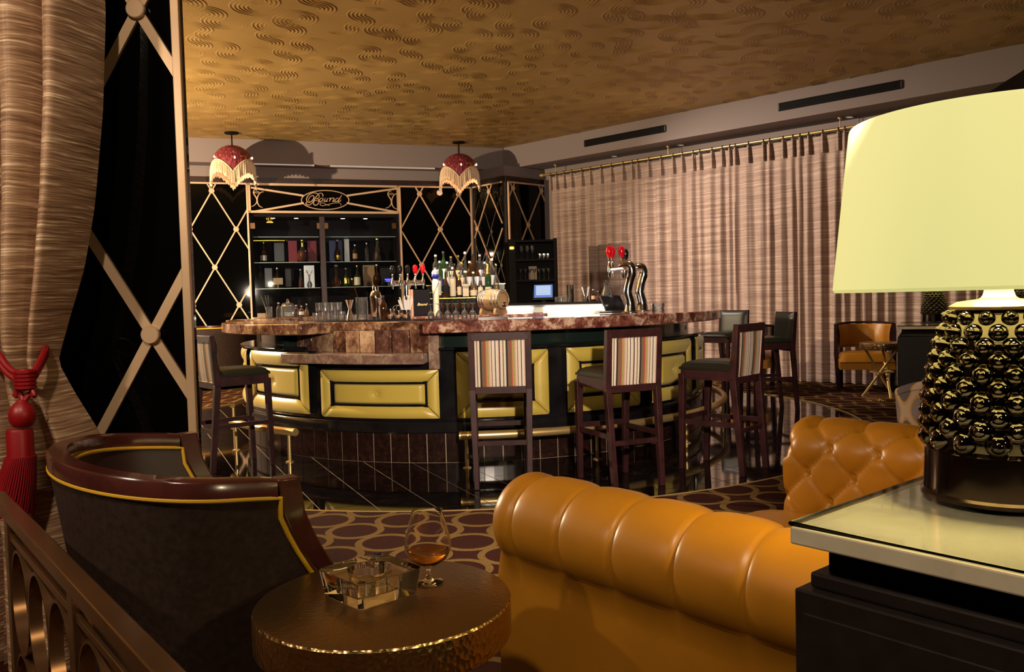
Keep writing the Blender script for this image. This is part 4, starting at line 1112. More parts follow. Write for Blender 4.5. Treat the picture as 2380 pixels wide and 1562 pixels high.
# brown tub chair with mahogany rim
def tub_chair(E1, E2, zr, label, back=.52, name='tub_chair', zfl=.004):
    mid = (E1 + E2) / 2; w_ = (E2 - E1); W2 = w_.length / 2; w_.normalize(); fwd = Vector((w_.y, -w_.x, 0))
    t = thing(name, label, 'armchair', (mid.x, mid.y, zfl), math.atan2(fwd.y, fwd.x))
    # local: x forward, y lateral
    st = .10
    def path(q, ins=0.0, bk=0.0):               # q 0..1 from the right arm's front round the back to the left arm's front
        Wq = W2 - ins; bd = back - st - ins - bk
        la = st; arc = pi * (Wq + bd) / 2; tot = 2 * la + arc; s = q * tot
        if s < la: return Vector((-s, -Wq, 0))
        if s > tot - la: return Vector((-(tot - s), Wq, 0))
        a = (s - la) / arc * pi
        return Vector((-st - bd * sin(a) ** .9 if sin(a) > 0 else -st, -Wq * cos(a), 0))
    N_ = 64
    rim = []
    rw, rh = .050, .038
    rise = lambda q: .042 * max(0, sin(pi * q)) ** .8
    for i in range(N_ + 1):
        q = i / N_; o = path(q, 0); n_ = path(q, rw)
        e = zr + rise(q); rim.append([(o.x, o.y, e - rh), (o.x, o.y, e - .006), (lerp(o.x, n_.x, .1), lerp(o.y, n_.y, .1), e), (lerp(o.x, n_.x, .9), lerp(o.y, n_.y, .9), e), (n_.x, n_.y, e - .006), (n_.x, n_.y, e - rh)])
    MB().loft(rim).build('rim', M['wood_rim'], t, ang=50, fix=True)
    def ext(z): h = max(0, zr - z) / zr; return .03 * h + .85 * max(0, h) ** 1.6
    def shell(u, v, ins):
        z = lerp(zr - rh + rise(u), .09, v); tp = .20 * max(0, zr - rh + rise(u) - z)
        o = path(u, ins + tp, -tp * .3)
        e = max(0, 1 - min(u, 1 - u) / .16)
        x = o.x + ext(z) * e ** 1.2 * .8
        return (x, o.y, z)
    MB().sheet(lambda u, v: shell(u, v, .004), N_ + 1, 16).build('outer_shell', M['leather_brown'], t, ang=80)
    MB().sheet(lambda u, v: shell(u, v * .62, .046), N_ + 1, 12).build('inner_back', M['leather_brown_in'], t, ang=80)
    def pip(ins):
        pts = []
        for k in range(12, 0, -1): pts.append(shell(0, k / 12 * .8, ins))
        pts += [shell(i / N_, 0.0, ins) for i in range(N_ + 1)]
        for k in range(1, 13): pts.append(shell(1, k / 12 * .8, ins))
        # keep the piping just inside the front posts
        return [Vector(p) + Vector((-.012 if i < 12 or i > N_ + 12 else 0, 0, -.004)) for i, p in enumerate(pts)]
    MB().tube(pip(.004), .0060, 8).build('outer_piping', M['piping'], t)
    MB().tube(pip(.052), .0055, 8).build('inner_piping', M['piping'], t)
    for u in (0, 1):
        rings = []
        for k in range(17):
            v = k / 16; a = Vector(shell(u, v, .0)); b = Vector(shell(u, v, .050)); wd = .052
            if k == 0: a.z = b.z = zr
            dxx = Vector((wd, 0, 0))
            a2 = a + Vector((-.006, 0, 0)); b2 = b + Vector((-.006, 0, 0))
            rings.append([a2, a2 + dxx, b2 + dxx, b2])
        MB().loft(rings).build('front_post', M['wood_rim'], t, ang=40, bevel=.004, fix=True)
    def seat(u, v):
        x = u * 2 - 1; y = v * 2 - 1; e = (max(0, 1 - abs(x) ** 5) * max(0, 1 - abs(y) ** 5)) ** .4
        return (lerp(-back + .17, .20, u), y * (W2 - .16) * (1 if u > .45 else (.62 + .38 * u / .45)), .36 + .10 * e)
    MB().sheet(seat, 21, 21).build('seat_cushion', M['leather_brown_in'], t, ang=70)
    MB().prism([(path(i / 24, .17).x, path(i / 24, .17).y) for i in range(25)] + [(.20, W2 - .17), (.20, -W2 + .17)], .09, .36).build('seat_base', M['leather_brown'], t, False)
    for x, y in ((.14, W2 - .22), (.14, -W2 + .22), (-.22, W2 - .24), (-.22, -W2 + .24)): MB().lathe([(.016, 0), (.024, .09)], 10, c=(x, y, 0)).build('leg', M['wood_dark'], t)
    return t
ZR = .815
tub_chair(P(645, 1116, ZR), P(408, 1006, ZR), ZR - .004, 'brown tub chair with mahogany rim and gold piping beside the railing', .395)

# bronze railing
def railing():
    zt = .70
    a = P(13, 1164, zt); b = P(392, 1560, zt); d = (b - a).normalized(); L = (b - a).length
    t = thing('railing', 'bronze brown railing with linked oval rings in the corner', 'railing', (a.x, a.y, 0), math.atan2(d.y, d.x))
    x0, x1 = -.15, L + .5
    MB().bb((x0, -.020, zt - .030), (x1, .020, zt)).build('handrail', M['bronze_rail'], t, bevel=.004)
    inv = lambda px, py, z: (lambda q: ((q - Vector((a.x, a.y, z))).dot(d)))(P(px, py, z))
    p1, p2 = inv(14, 1210, zt - .03), inv(172, 1380, zt - .03); sp = p2 - p1
    posts = [p1, p2, p2 + sp, p2 + 2 * sp]
    for s in posts: MB().bb((s - .022, -.018, 0.004), (s + .022, .018, zt - .031)).build('post', M['bronze_rail'], t, bevel=.002)
    for s0, s1 in zip(posts, posts[1:]):
        A, B = s0 + .022, s1 - .022
        MB().bb((A, -.013, zt - .078), (B, .013, zt - .062)).build('upper_rail', M['bronze_rail'], t, bevel=.002)
        MB().bb((A, -.013, .09), (B, .013, .106)).build('lower_rail', M['bronze_rail'], t, bevel=.002)
        gap = B - A; nc = 3; rx = gap / nc / 2; zl, zh = .107, zt - .079; nrow = 2; rz_ = (zh - zl) / nrow / 2
        for i in range(nc):
            for j in range(nrow):
                cx, cz = A + (i + .5) * 2 * rx, zl + (j + .5) * 2 * rz_
                big = [(cx + rx * 1.0 * cos(2 * pi * k / 24), 0, cz + rz_ * 1.0 * sin(2 * pi * k / 24)) for k in range(24)]
                rings = []
                for k in range(25):
                    q = 2 * pi * k / 24; o = Vector((rx * cos(q), 0, rz_ * sin(q))); i_ = Vector(((rx - .007) * cos(q), 0, (rz_ - .007) * sin(q))); c = Vector((cx, 0, cz)); y = Vector((0, .014, 0))
                    rings.append([c + o - y, c + o + y, c + i_ + y, c + i_ - y])
                MB().loft(rings, caps=False).build('oval_ring', M['bronze_rail'], t, ang=40)
    for s in posts:
        MB().bb((s - .026, -.022, 0.004), (s + .026, .022, .014)).build('base_plate', M['bronze_rail'], t)
railing()

# tied drape with red tassel
YC = 2.78
def tied():
    t = thing('tied_drape', 'crinkled copper satin drape tied back at the left edge', 'curtain', (-1.85, YC, 0))
    edge = [(0.02, 300), (.45, 262), (.60, 226), (.80, 183), (.93, 140), (1.05, 108), (1.20, 132), (1.38, 166), (1.60, 196), (1.90, 226), (2.2, 243), (3.0, 250), (3.7, 252)]
    edge = [(z, (px - 1190) / F * YC + 1.85) for z, px in edge]
    lefte = [(0.02, -.42), (.6, -.30), (1.05, -.10), (1.4, -.28), (2.2, -.50), (3.7, -.55)]
    nf = 6; rnd = random.Random(9); ph = [rnd.uniform(-.35, .35) for _ in range(nf + 1)]; am = [rnd.uniform(.6, 1.3) for _ in range(nf + 1)]
    def fn(u, v):
        z = lerp(ZC - .005, .006, v); xr_ = interp(edge, z); xl = interp(lefte, z)
        # soften the waist
        k = u * nf; i = int(min(nf - 1, k)); f = k - i
        wobble = lerp(ph[i], ph[i + 1], f) * .10
        x = lerp(xl, xr_, u + wobble * sin(pi * u) * .6)
        wd = (xr_ - xl); tie = math.exp(-((z - 1.05) / .30) ** 2)
        amp = (.075 * am[i] * (1 - .45 * tie)) * min(1, wd / .5)
        y = amp * (1.2 - 2.4 * abs(sin(pi * k + ph[i] * (z - 1.0))) ** .8) - .035 * tie * sin(pi * u) - .05 * (1 - u) * 0
        if u > .93: y += .02 * (u - .93) / .07
        # sag of the swag above the tie
        zz = z - (.05 * (u - .2) * math.exp(-((z - 1.45) / .5) ** 2))
        return (x, y, zz)
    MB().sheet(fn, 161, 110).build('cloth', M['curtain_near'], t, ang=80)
    MB().bb((-.8, -.03, ZC - .03), (.55, .03, ZC - .003)).build('track', M['black_matte'], t)
    # tieback
    b = thing('tassel_tieback', 'deep red silk rope tieback with a large tassel', 'tieback', (-1.85, YC, 0))
    def L(px, py, Y=2.66): q = Dp(px, py, Y); return Vector((q.x + 1.85, q.y - YC, q.z))
    rope = [L(-60, 770, 2.78), L(-10, 815, 2.70), L(20, 855), L(50, 872, 2.64), L(75, 868, 2.64), L(92, 842, 2.68), L(106, 812, 2.75), L(104, 806, 2.83)]
    for dz in (0, -.018): MB().tube([p + Vector((0, -.004 * (dz < 0), dz)) for p in spline(rope, 6)], .011, 8).build('rope', M['red_silk'], b)
    kx = L(58, 882, 2.62)
    MB().lathe([(.0, .034), (.018, .032), (.024, .02), (.0255, 0), (.024, -.022), (.018, -.034), (0, -.036)], 20, c=kx).build('knot', M['red_silk'], b)
    for k in range(5): MB().tube([kx + Vector((.0265 * cos(2 * pi * i / 16), .0265 * sin(2 * pi * i / 16), .024 - .012 * k)) for i in range(16)], .007, 6, closed=True).build('knot_wrap', M['red_silk'], b)
    top = L(54, 935, 2.61)
    for s in (-1, 1):
        MB().tube(spline([kx + Vector((s * .014, 0, -.02)), kx + Vector((s * .030, -.005, -.05)), Vector(((kx.x + top.x) / 2 + s * .016, kx.y, (kx.z + top.z) / 2 - .01)), top], 6), .009, 8).build('hanging_loop', M['red_silk'], b)
    ball = L(52, 966, 2.61)
    MB().lathe([(.012, .050), (.018, .042), (.033, .028), (.0395, .008), (.0385, -.012), (.030, -.030), (.022, -.036)], 32, c=ball).build('tassel_ball', M['red_silk'], b)
    sk = L(47, 1030, 2.61)
    def skirt(r0, r1, z0, z1, sh, n=48):
        def fn(u, v):
            a = 2 * pi * u; r = lerp(r0, r1, v) * (1 + .05 * sin(a * 17) * v); return (sk.x + r * cos(a) - sh * v, sk.y + r * sin(a), lerp(z0, z1, v))
        return MB().sheet(fn, n * 2, 8, True)
    m = MB(); m.lathe([(0, .046), (.036, .045), (.0385, .038), (.0385, -.036), (.040, -.044)], 40, c=sk, cap=False); m.build('tassel_collar', M['red_silk'], b)
    skirt(.040, .066, sk.z - .040, sk.z - .215, .045).build('tassel_skirt', M['red_silk'], b, ang=80)
    nst = 46
    m = MB()
    for k in range(nst):
        a = 2 * pi * k / nst
        m.tube([(sk.x + .041 * cos(a), sk.y + .041 * sin(a), sk.z - .040), (sk.x + .054 * cos(a) - .020, sk.y + .054 * sin(a), sk.z - .13), (sk.x + .067 * cos(a) - .047, sk.y + .067 * sin(a), sk.z - .222 - .006 * (k % 3))], .0032, 5)
    m.build('tassel_threads', M['red_silk'], b)['kind'] = 'stuff'
tied()

# ------------------------------------------------------------------ seating beyond the bar
def armchair(c, rz, label, inner, outer, seatm, name='armchair', zb=.80):
    t = thing(name, label, 'armchair', (c[0], c[1], .004), rz)
    # local: faces -y
    def arc(a, r=.33, ry=.34): return Vector((r * sin(a), .02 + ry * cos(a), 0))
    A = R(78)
    MB().tube([arc(lerp(-A, A, i / 24)) + Vector((0, 0, zb - .02 * abs(lerp(-1, 1, i / 24)) ** 2)) for i in range(25)], .020, 8, flat=.7).build('top_rail', M['wood_dark'], t)
    def bk(u, v, off, z0): a = lerp(-A, A, u); q = arc(a, .33 - off, .34 - off); z = lerp(z0, zb - .02, v); k = .95 + .05 * v; return (q.x * k, q.y * k, z)
    MB().sheet(lambda u, v: bk(u, v, .03 + .015 * sin(pi * v), .53), 25, 7).build('back_pad', inner, t, ang=80)
    MB().sheet(lambda u, v: bk(u, v, .005, .50), 25, 5).build('outer_back', outer, t, ang=80)
    for s in (-1, 1):
        q = arc(s * A)
        MB().bar((s * .29, q.y - .02, 0), (s * .32, q.y - .02, .46), .045, .05, w2=(.05, .06)).build('front_leg', M['wood_dark'], t)
        MB().bar((s * .32, q.y - .02, .45), (q.x, q.y, zb - .02), .045, .055, w2=(.03, .04)).build('arm_post', M['wood_dark'], t)
        MB().bar((s * .25, .30, 0), (s * .24, .30, .80), .04, .04, w2=(.03, .03)).build('rear_leg', M['wood_dark'], t)
    def seat(u, v):
        x = u * 2 - 1; y = v * 2 - 1; e = (max(0, 1 - abs(x) ** 5) * max(0, 1 - abs(y) ** 5)) ** .4
        return (x * .30, .03 + y * .30, .36 + .11 * e)
    m = MB().sheet(seat, 17, 17); m.bb((-.295, -.265, .27), (.295, .32, .37)); m.build('seat', seatm, t, ang=60)
    return t
fc = P(2012, 908, .004)
armchair((fc.x, fc.y), R(-18), 'mustard leather armchair by the drape behind the crossed leg table', M['leather_mustard'], M['leather_mustard'], M['leather_mustard'])
fc = P(1775, 905, .004)
armchair((fc.x - .1, fc.y + .25), R(150), 'armchair with orange ogee pattern back behind the green bar stool', M['leather_mustard'], M['ogee'], M['leather_mustard'])
ft = P(2050, 928, .004)
drum_table(ft, 'small brass drum table with crossed legs before the far armchair', .62, .225)
cc = P(2085, 757, ZT)
ca = R(-3)
console(Vector((cc.x, cc.y, 0)) + Vector((0, .0, 0)), R(-27), 'dark console with pale top in the distance beside the small table', .9, 1.9)
l1 = P(2171, 749, ZT); table_lamp((l1.x, l1.y, ZT), 'small distant hobnail lamp on the far console under the big shade', 0, True, 8)
l2 = P(2358, 741, ZT); table_lamp((l2.x, l2.y, ZT), 'second distant hobnail lamp farther right on the far console', 0, True, 8)
# their shades stand behind the big near shade
for q in (l1, l2):
    pass
# striped barrel chair
def barrel(c, rz, label):
    t = thing('barrel_chair', label, 'armchair', (c.x, c.y, .004), rz)
    def fn(u, v, ins, z0):
        a = lerp(R(-105), R(105), u); z = lerp(z0, .74 - .07 * abs(u * 2 - 1) ** 3, v); r = (.30 - ins) * (.86 + .14 * v); return (r * sin(a), r * cos(a), z)
    MB().sheet(lambda u, v: fn(u, v, 0, .12), 41, 9).build('outer_shell', M['ogee'], t, ang=80)
    MB().sheet(lambda u, v: fn(u, v, .055, .38), 41, 9).build('inner_back', mat('pale_taupe_fabric', (.42, .30, .24), .8), t, ang=80)
    MB().tube([Vector(fn(i / 40, 1, .027, 0)) for i in range(41)], .030, 10).build('roll', M['ogee'], t)
    MB().lathe([(0, .12), (.25, .12), (.25, .40), (.23, .43), (0, .44)], 32).build('seat', M['ogee'], t)
    for k in range(4): MB().lathe([(.014, 0), (.02, .125)], 8, c=(.17 * cos(R(45 + 90 * k)), .17 * sin(R(45 + 90 * k)), 0)).build('leg', M['wood_dark'], t)
bq = P(2205, 1010, .45)
barrel(bq, R(205), 'barrel chair in ogee stripe fabric glimpsed left of the big lamp base')

# dark booth behind the left stool
def booth():
    c = Vector((-4.45, 12.25, 0))
    t = thing('booth_seat', 'dark high backed booth with gold piping behind the left stool', 'booth', (c.x, c.y, .004), R(19))
    def fn(u, v, ins): a = lerp(R(-95), R(95), u); r = .75 - ins; return (r * sin(a), -r * .8 * cos(a) + .3, lerp(.05, .90, v))
    MB().sheet(lambda u, v: fn(u, v, 0), 41, 5).build('outer_back', M['leather_brown'], t, ang=80)
    MB().sheet(lambda u, v: fn(u, v, .06), 41, 5).build('inner_back', M['leather_brown_in'], t, ang=80)
    MB().loft([[fn(i / 40, 1, 0), fn(i / 40, 1, .06), Vector(fn(i / 40, 1, .06)) + Vector((0, 0, .03)), Vector(fn(i / 40, 1, 0)) + Vector((0, 0, .03))] for i in range(41)]).build('rim', M['wood_rim'], t, fix=True)
    MB().tube([Vector(fn(i / 40, 1, -.004)) + Vector((0, 0, -.01)) for i in range(41)], .009, 6).build('piping', M['piping'], t)
    MB().prism([(q[0], q[1]) for q in [fn(i / 20, 0, .08) for i in range(21)]], .05, .45).build('seat', M['leather_brown_in'], t, False)
booth()

# ------------------------------------------------------------------ bottles and barware
def lettering(name, text, size, shear, m, parent, loc):
    fc_ = bpy.data.curves.new(name, 'FONT'); fc_.body = text; fc_.size = size; fc_.shear = shear; fc_.extrude = .0005; fc_.align_x = 'CENTER'
    o = bpy.data.objects.new(name + '_source', fc_); col.objects.link(o)
    dg = bpy.context.evaluated_depsgraph_get(); me = bpy.data.meshes.new_from_object(o.evaluated_get(dg)); bpy.data.objects.remove(o)
    me.materials.clear(); me.materials.append(m)
    b = bpy.data.objects.new(name, me); col.objects.link(b); par(b, parent); b.rotation_euler = (R(90), 0, 0); b.location = loc
    return b
PROF = {   # (radius share, height share)
    'round': [(.0, 0), (.95, 0), (1, .02), (1, .58), (.93, .64), (.45, .76), (.34, .80), (.32, .93), (.36, .935), (.36, .95), (0, .95)],
    'tall': [(.0, 0), (.95, 0), (1, .015), (1, .66), (.8, .72), (.36, .79), (.33, .93), (.37, .935), (.37, .95), (0, .95)],
    'squat': [(.0, 0), (.90, 0), (1, .05), (1.0, .40), (.9, .50), (.42, .66), (.30, .72), (.28, .90), (.34, .91), (.34, .93), (0, .93)],
    'bulb': [(.0, 0), (.55, 0), (.85, .08), (1, .22), (.98, .34), (.75, .50), (.36, .62), (.26, .70), (.24, .88), (.32, .89), (.32, .91), (0, .91)],
    'cone': [(.0, 0), (.95, 0), (1, .03), (.92, .22), (.62, .50), (.36, .68), (.30, .80), (.30, .90), (.36, .905), (.36, .92), (0, .92)],
}
MCACHE = {}
def bottle(loc, h, r, kind='round', glass='b_clear', liquid=None, lab='cream_paper', cap='black_plastic', label='', group=None, fill=.55, lz=(.18, .48), rz=0, sq=False, neck=None, text=None):
    t = thing('bottle', label, 'bottle', loc, rz, group)
    n = 4 if sq else 20
    mm = Matrix.Rotation(R(45), 3, 'Z') if sq else None; k = 1.25 if sq else 1.0
    pr = [(q * r * k, z * h) for q, z in PROF[kind]]
    MB().lathe(pr, n, m=mm).build('glass', M[glass], t, ang=40, bevel=(.004 if sq else 0))
    if liquid:
        lp = [(max(0, q * r * k - .0025), z * h) for q, z in PROF[kind] if z <= fill]; lp[0] = (0, .004)
        rl = interp([(z, q) for q, z in PROF[kind]][1:], fill) * r * k - .0025; lp = [(0, .004)] + [(a, max(b, .004)) for a, b in lp[1:]] + [(rl, fill * h), (0, fill * h)]
        MB().lathe(lp, n, m=mm, cap=False).build('liquid', M[liquid], t, ang=40)
    if lab:
        z0, z1 = lz[0] * h, lz[1] * h
        if sq: MB().bb((-r * .80, -r * .90 - .0025, z0), (r * .80, -r * .90 - .0008, z1)).build('label', M[lab], t, False)
        else:
            tab = [(z, q) for q, z in PROF[kind]][1:]
            MB().sheet(lambda u, v: (lambda a, z: ((interp(tab, z / h) * r + .0012) * sin(a), -(interp(tab, z / h) * r + .0012) * cos(a), z))(lerp(-1.25, 1.25, u), lerp(z0, z1, v)), 15, 5).build('label', M[lab], t, ang=80)
    if neck: 
        tab = [(z, q) for q, z in PROF[kind]][1:]
        zs_ = [.70, .76, .82, .88, .925]
        MB().lathe([(interp(tab, z) * r + .0012, z * h) for z in zs_], 16, cap=False).build('neck_foil', M[neck], t)
    if cap:
        rc = pr[-2][0] * 1.08
        MB().lathe([(rc, .935 * h), (rc * 1.05, .945 * h), (rc, 1.0 * h), (rc * .8, 1.005 * h), (0, 1.005 * h)], 14).build('stopper', M[cap], t)
    if text:
        lettering('label_text', text, .030, 0, M['ink'], t, (0, -r * .92 - .004, lz[1] * h - .036))
    return t
ORD = ['first', 'second', 'third', 'fourth', 'fifth', 'sixth', 'seventh', 'eighth', 'ninth', 'tenth', 'eleventh']
def tier():
    t = thing('bottle_tiers', 'stepped shelf of glass tiers for bottles on the island', 'shelf', (ISL.x + .05, ISL.y, 1.062))
    for i, (y0, y1, z) in enumerate(((-.22, -.05, .165), (-.05, .10, .225), (.10, .27, .295))):
        MB().bb((-.40, y0, 0.0005), (.36, y1, z - .008)).build('step', M['black_gloss'], t, False)
        MB().bb((-.41, y0 - .004, z - .008), (.37, y1, z)).build('glass_ledge', M['gold_foil'], t, False)
tier()
TX = lambda px, Y: (px - 1190) / F * Y
rowF = [(1022, .27, .036, 'tall', 'b_clear', None, 'white_paper', 'silver_card', 'clear bottle with white pictorial label', .4, (.1, .75)),
        (1040, .25, .036, 'squat', 'b_brown', 'l_dark', 'dark_card', 'black_plastic', 'dark bottle with black label', .6, (.15, .5)),
        (1056, .29, .034, 'tall', 'b_clear', None, 'cream_paper', 'ivory', 'bottle wrapped in a long cream label', .4, (.05, .68)),
        (1071, .24, .026, 'round', 'b_brown', 'l_red', 'cream_paper', 'black_plastic', 'small brown bottle with pale label', .6, (.1, .42)),
        (1086, .25, .042, 'squat', 'b_clear', 'l_amber', 'cream_paper', 'ivory', 'square amber whiskey bottle lettered on cream', .45, (.04, .5)),
        (1104, .24, .040, 'squat', 'b_clear', 'l_gold', 'cream_paper', 'ivory', 'golden whisky bottle with low cream label', .5, (.06, .28)),
        (1120, .25, .034, 'cone', 'b_clear', 'l_amber', 'cream_paper', 'ivory', 'tapering amber bottle with cream label', .62, (.06, .38)),
        (1138, .31, .037, 'round', 'b_green', 'l_dark', 'cream_paper', 'gold_foil', 'dark green bottle with gold neck', .55, (.04, .30)),
        (1157, .31, .036, 'bulb', 'b_clear', 'l_gold', None, 'gold_foil', 'round bellied bottle of golden spirit', .34, (.1, .3))]
for i, (px, h, r, kd, gl, lq, lb, cp_, look, fill, lz) in enumerate(reversed(rowF)):
    Y = ISL.y - .135
    bottle((TX(px, Y), Y, 1.228), h, r * .84, kd, gl, lq, lb, cp_, '%s, %s from the barrel in the front tier row' % (look, ORD[i]), 'bottles on the front tier', fill, lz, neck='gold_foil' if kd == 'round' else None,
           text='KNOP' if px == 1086 else None, sq=(px == 1086))
rowM = [(1027, .30, .033, 'tall', 'b_green', None, 'navy_card', 'silver_card', 'green bottle with blue label'), (1044, .29, .033, 'round', 'b_clear', None, 'white_paper', 'white_plastic', 'clear bottle with white label'),
        (1061, .27, .036, 'squat', 'b_brown', 'l_dark', 'dark_card', 'black_plastic', 'black bottle with dark label'), (1078, .28, .034, 'round', 'b_clear', 'l_gold', 'cream_paper', 'gold_foil', 'pale gold bottle with cream label'),
        (1096, .29, .035, 'round', 'b_brown', 'l_red', 'white_paper', 'ivory', 'reddish bottle with white label'), (1114, .29, .037, 'squat', 'b_brown', 'l_dark', 'silver_card', 'black_plastic', 'purple dark bottle with silver label'),
        (1131, .28, .040, 'squat', 'b_clear', None, 'white_paper', 'silver_card', 'clear squat bottle with large white label'), (1148, .31, .036, 'tall', 'b_clear', None, 'white_paper', 'white_plastic', 'tall frosted bottle with white label')]
for i, (px, h, r, kd, gl, lq, lb, cp_, look) in enumerate(reversed(rowM)):
    Y = ISL.y + .025
    bottle((TX(px, Y), Y, 1.2875), h, r * .9, kd, gl, lq, lb, cp_, '%s, %s from the right in the middle tier row' % (look, ORD[i]), 'bottles on the middle tier')
rowB = [(1018, .30, .034, 'tall', 'b_clear', None, 'white_paper', 'silver_card', 'clear vodka bottle'), (1036, .33, .033, 'round', 'b_green', None, 'ivory', 'black_plastic', 'green wine shaped bottle'),
        (1053, .28, .036, 'round', 'b_clear', 'l_gold', 'ivory', 'gold_foil', 'gold capped bottle'), (1070, .29, .034, 'squat', 'b_clear', 'l_gold', 'cream_paper', 'gold_foil', 'straw coloured bottle'),
        (1086, .32, .034, 'cone', 'b_clear', None, None, 'white_plastic', 'bottle with a crystal ball stopper'), (1103, .30, .033, 'round', 'b_brown', None, 'dark_card', 'black_plastic', 'slim black bottle'),
        (1120, .29, .036, 'tall', 'b_clear', None, 'silver_card', 'silver_card', 'clear silver labelled bottle'), (1137, .30, .034, 'round', 'b_clear', 'l_red', 'maroon_card', 'maroon_card', 'bottle with maroon neck')]
for i, (px, h, r, kd, gl, lq, lb, cp_, look) in enumerate(reversed(rowB)):
    Y = ISL.y + .185
    bottle((TX(px, Y), Y, 1.3575), h, r * .95, kd, gl, lq, lb, cp_, '%s, %s from the right in the back tier row' % (look, ORD[i]), 'bottles on the back tier')
for i in range(9):
    px = 1030 + 12 * i; Y = ISL.y - .262
    bottle((TX(px, Y), Y, 1.0625), .135, .018, 'tall', 'b_brown', None, 'dark_card', 'black_plastic', '%s small black bitters bottle under the front tier counting from the left' % ORD[i], 'bitters bottles', lz=(.1, .5))
# white painted bottle with a blue crown
def painted():
    Y = ISL.y - .12; t = thing('bottle', 'tall white painted bottle with blue and red crowned top', 'bottle', (TX(1016, 7.85), 7.85, 1.0625))
    h = .44
    MB().lathe([(0, 0), (.03, 0), (.031, .02), (.028, .16), (.034, .26), (.030, .33), (.022, .345), (0, .345)], 24).build('body', M['ivory'], t)
    MB().lathe([(.022, .344), (.036, .36), (.038, .375), (.034, .385)], 20).build('crown', M['blue_cap'], t)
    MB().lathe([(.034, .385), (.036, .40), (.028, .42), (.012, .43), (.012, .445), (.015, .45), (0, .452)], 20).build('stopper', M['silver_card'], t)
    m = MB()
    for k in range(14):
        z = .20 + .009 * k; a = R(-130 + 8 * k); m.box((.034 * cos(a), .034 * sin(a), z), (.005, .005, .005))
    m.build('dotted_pattern', M['blue_cap'], t)
painted()
# menu box
def menubox():
    Y = 7.80; x = TX(977, Y); t = thing('menu_box', 'dark box with cedar side and gold script beside the bottles', 'box', (x, Y, 1.0625), R(8))
    MB().bb((-.055, -.05, 0), (.10, .06, .245)).build('case', M['dark_card'], t, False, bevel=.003)
    for k in range(2): MB().bb((-.098 + .022 * k, -.05, 0), (-.078 + .022 * k, .06, .25)).build('cedar_side', M['cedar'], t, False, bevel=.002)
    lettering('box_lettering', 'Bound', .034, .4, M['gold_ink'], t, (.022, -.0508, .10))
menubox()
def barrel_cask():
    Y = 7.77; c = Vector((TX(1148, Y), Y, 1.0625)); t = thing('oak_barrel', 'small oak ageing barrel with steel hoops on a wooden cradle', 'barrel', c, R(50))
    mm = Matrix.Rotation(R(90), 3, 'X'); rr = lambda s: .083 + .017 * (1 - (s / .12) ** 2); zc = .135
    src = None
    for k in range(16):                                   # staves
        rings = []
        for i in range(9):
            s = lerp(-.125, .125, i / 8); a0, a1 = 2 * pi * (k + .02) / 16, 2 * pi * (k + .98) / 16; am = (a0 + a1) / 2
            r0 = rr(s); rings.append([((r0 - .008) * cos(a0), s, (r0 - .008) * sin(a0)), (r0 * cos(a0), s, r0 * sin(a0)), (r0 * 1.012 * cos(am), s, r0 * 1.012 * sin(am)), (r0 * cos(a1), s, r0 * sin(a1)), ((r0 - .008) * cos(a1), s, (r0 - .008) * sin(a1))])
        if src is None:
            src = MB().loft(rings).build('stave', M['oak'], t, ang=50, fix=True, loc=(0, 0, zc))
        else: MB().loft(rings).build('stave', M['oak'], t, ang=50, fix=True, loc=(0, 0, zc))
    for s in (-.116, -.085, -.05, .05, .085, .116):
        MB().lathe([(rr(s - .008) * 1.02, -.008), (rr(s) * 1.035, 0), (rr(s + .008) * 1.02, .008)], 40, c=(0, s, zc), m=mm, cap=False).build('hoop', M['steel'], t, solid=.003)
    for s in (-.112, .112): MB().lathe([(0, -.004), (rr(s) - .008, -.004), (rr(s) - .008, .004), (0, .004)], 40, c=(0, s, zc), m=mm).build('head', M['oak'], t)
    MB().tube([(0, -.114, zc - .06), (0, -.150, zc - .06)], .008, 8).tube([(0, -.14, zc - .06), (0, -.14, zc - .03)], .005, 6).tube([(-.018, -.14, zc - .028), (.018, -.14, zc - .028)], .005, 6).build('spigot', M['wood_dark'], t)
    for s in (-.085, .085):
        MB().prism([(-.085, s - .014), (.085, s - .014), (.085, s + .014), (-.085, s + .014)], 0, .018).add([(-.085, s - .014, .0181), (.085, s - .014, .0181), (.085, s + .014, .0181), (-.085, s + .014, .0181), (-.07, s - .014, .062), (.07, s - .014, .062), (.07, s + .014, .062), (-.07, s + .014, .062), (0, s - .014, .04), (0, s + .014, .04)],
            [(0, 8, 4), (0, 1, 8), (1, 5, 8), (3, 7, 9), (2, 3, 9), (2, 9, 6), (4, 8, 9, 7), (8, 5, 6, 9), (0, 4, 7, 3), (1, 2, 6, 5)]).build('cradle_block', M['oak'], t, False)
    MB().bb((-.02, -.085, .002), (.02, .085, .016)).build('cradle_rail', M['oak'], t, False)
barrel_cask()

# things along the near counter
def onc(px, r=1.92):
    lo, hi = -60.0, 75.0
    for _ in range(50):
        mid = (lo + hi) / 2; q = bw(r, mid, ZB)
        d = ray(px, 740); 
        if q.x / q.y < (px - 1190) / F: lo = mid
        else: hi = mid
    q = bw(r, lo, ZB); return Vector((q.x, q.y, ZB + .0005))
def tumbler(loc, label, r=.036, h=.085, group=None, m='g_clear', name='tumbler', flip=False):
    t = thing(name, label, 'glass', loc, random.uniform(0, 6), group)
    pr = [(0, 0), (r * .86, 0), (r * .9, .004), (r, h), (r - .002, h), (r * .86, .010), (0, .010)]
    if flip: pr = [(a, h - b) for a, b in reversed(pr)]
    MB().lathe(pr, 20, cap=False).build('glass_wall', M[m], t, ang=40)
    MB().lathe([(r * .84, .002), (r * .86, .009), (0, .009)] if not flip else [(0, h - .009), (r * .86, h - .009), (r * .84, h - .002)], 20).build('heavy_base', M['b_clear'], t)
    return t
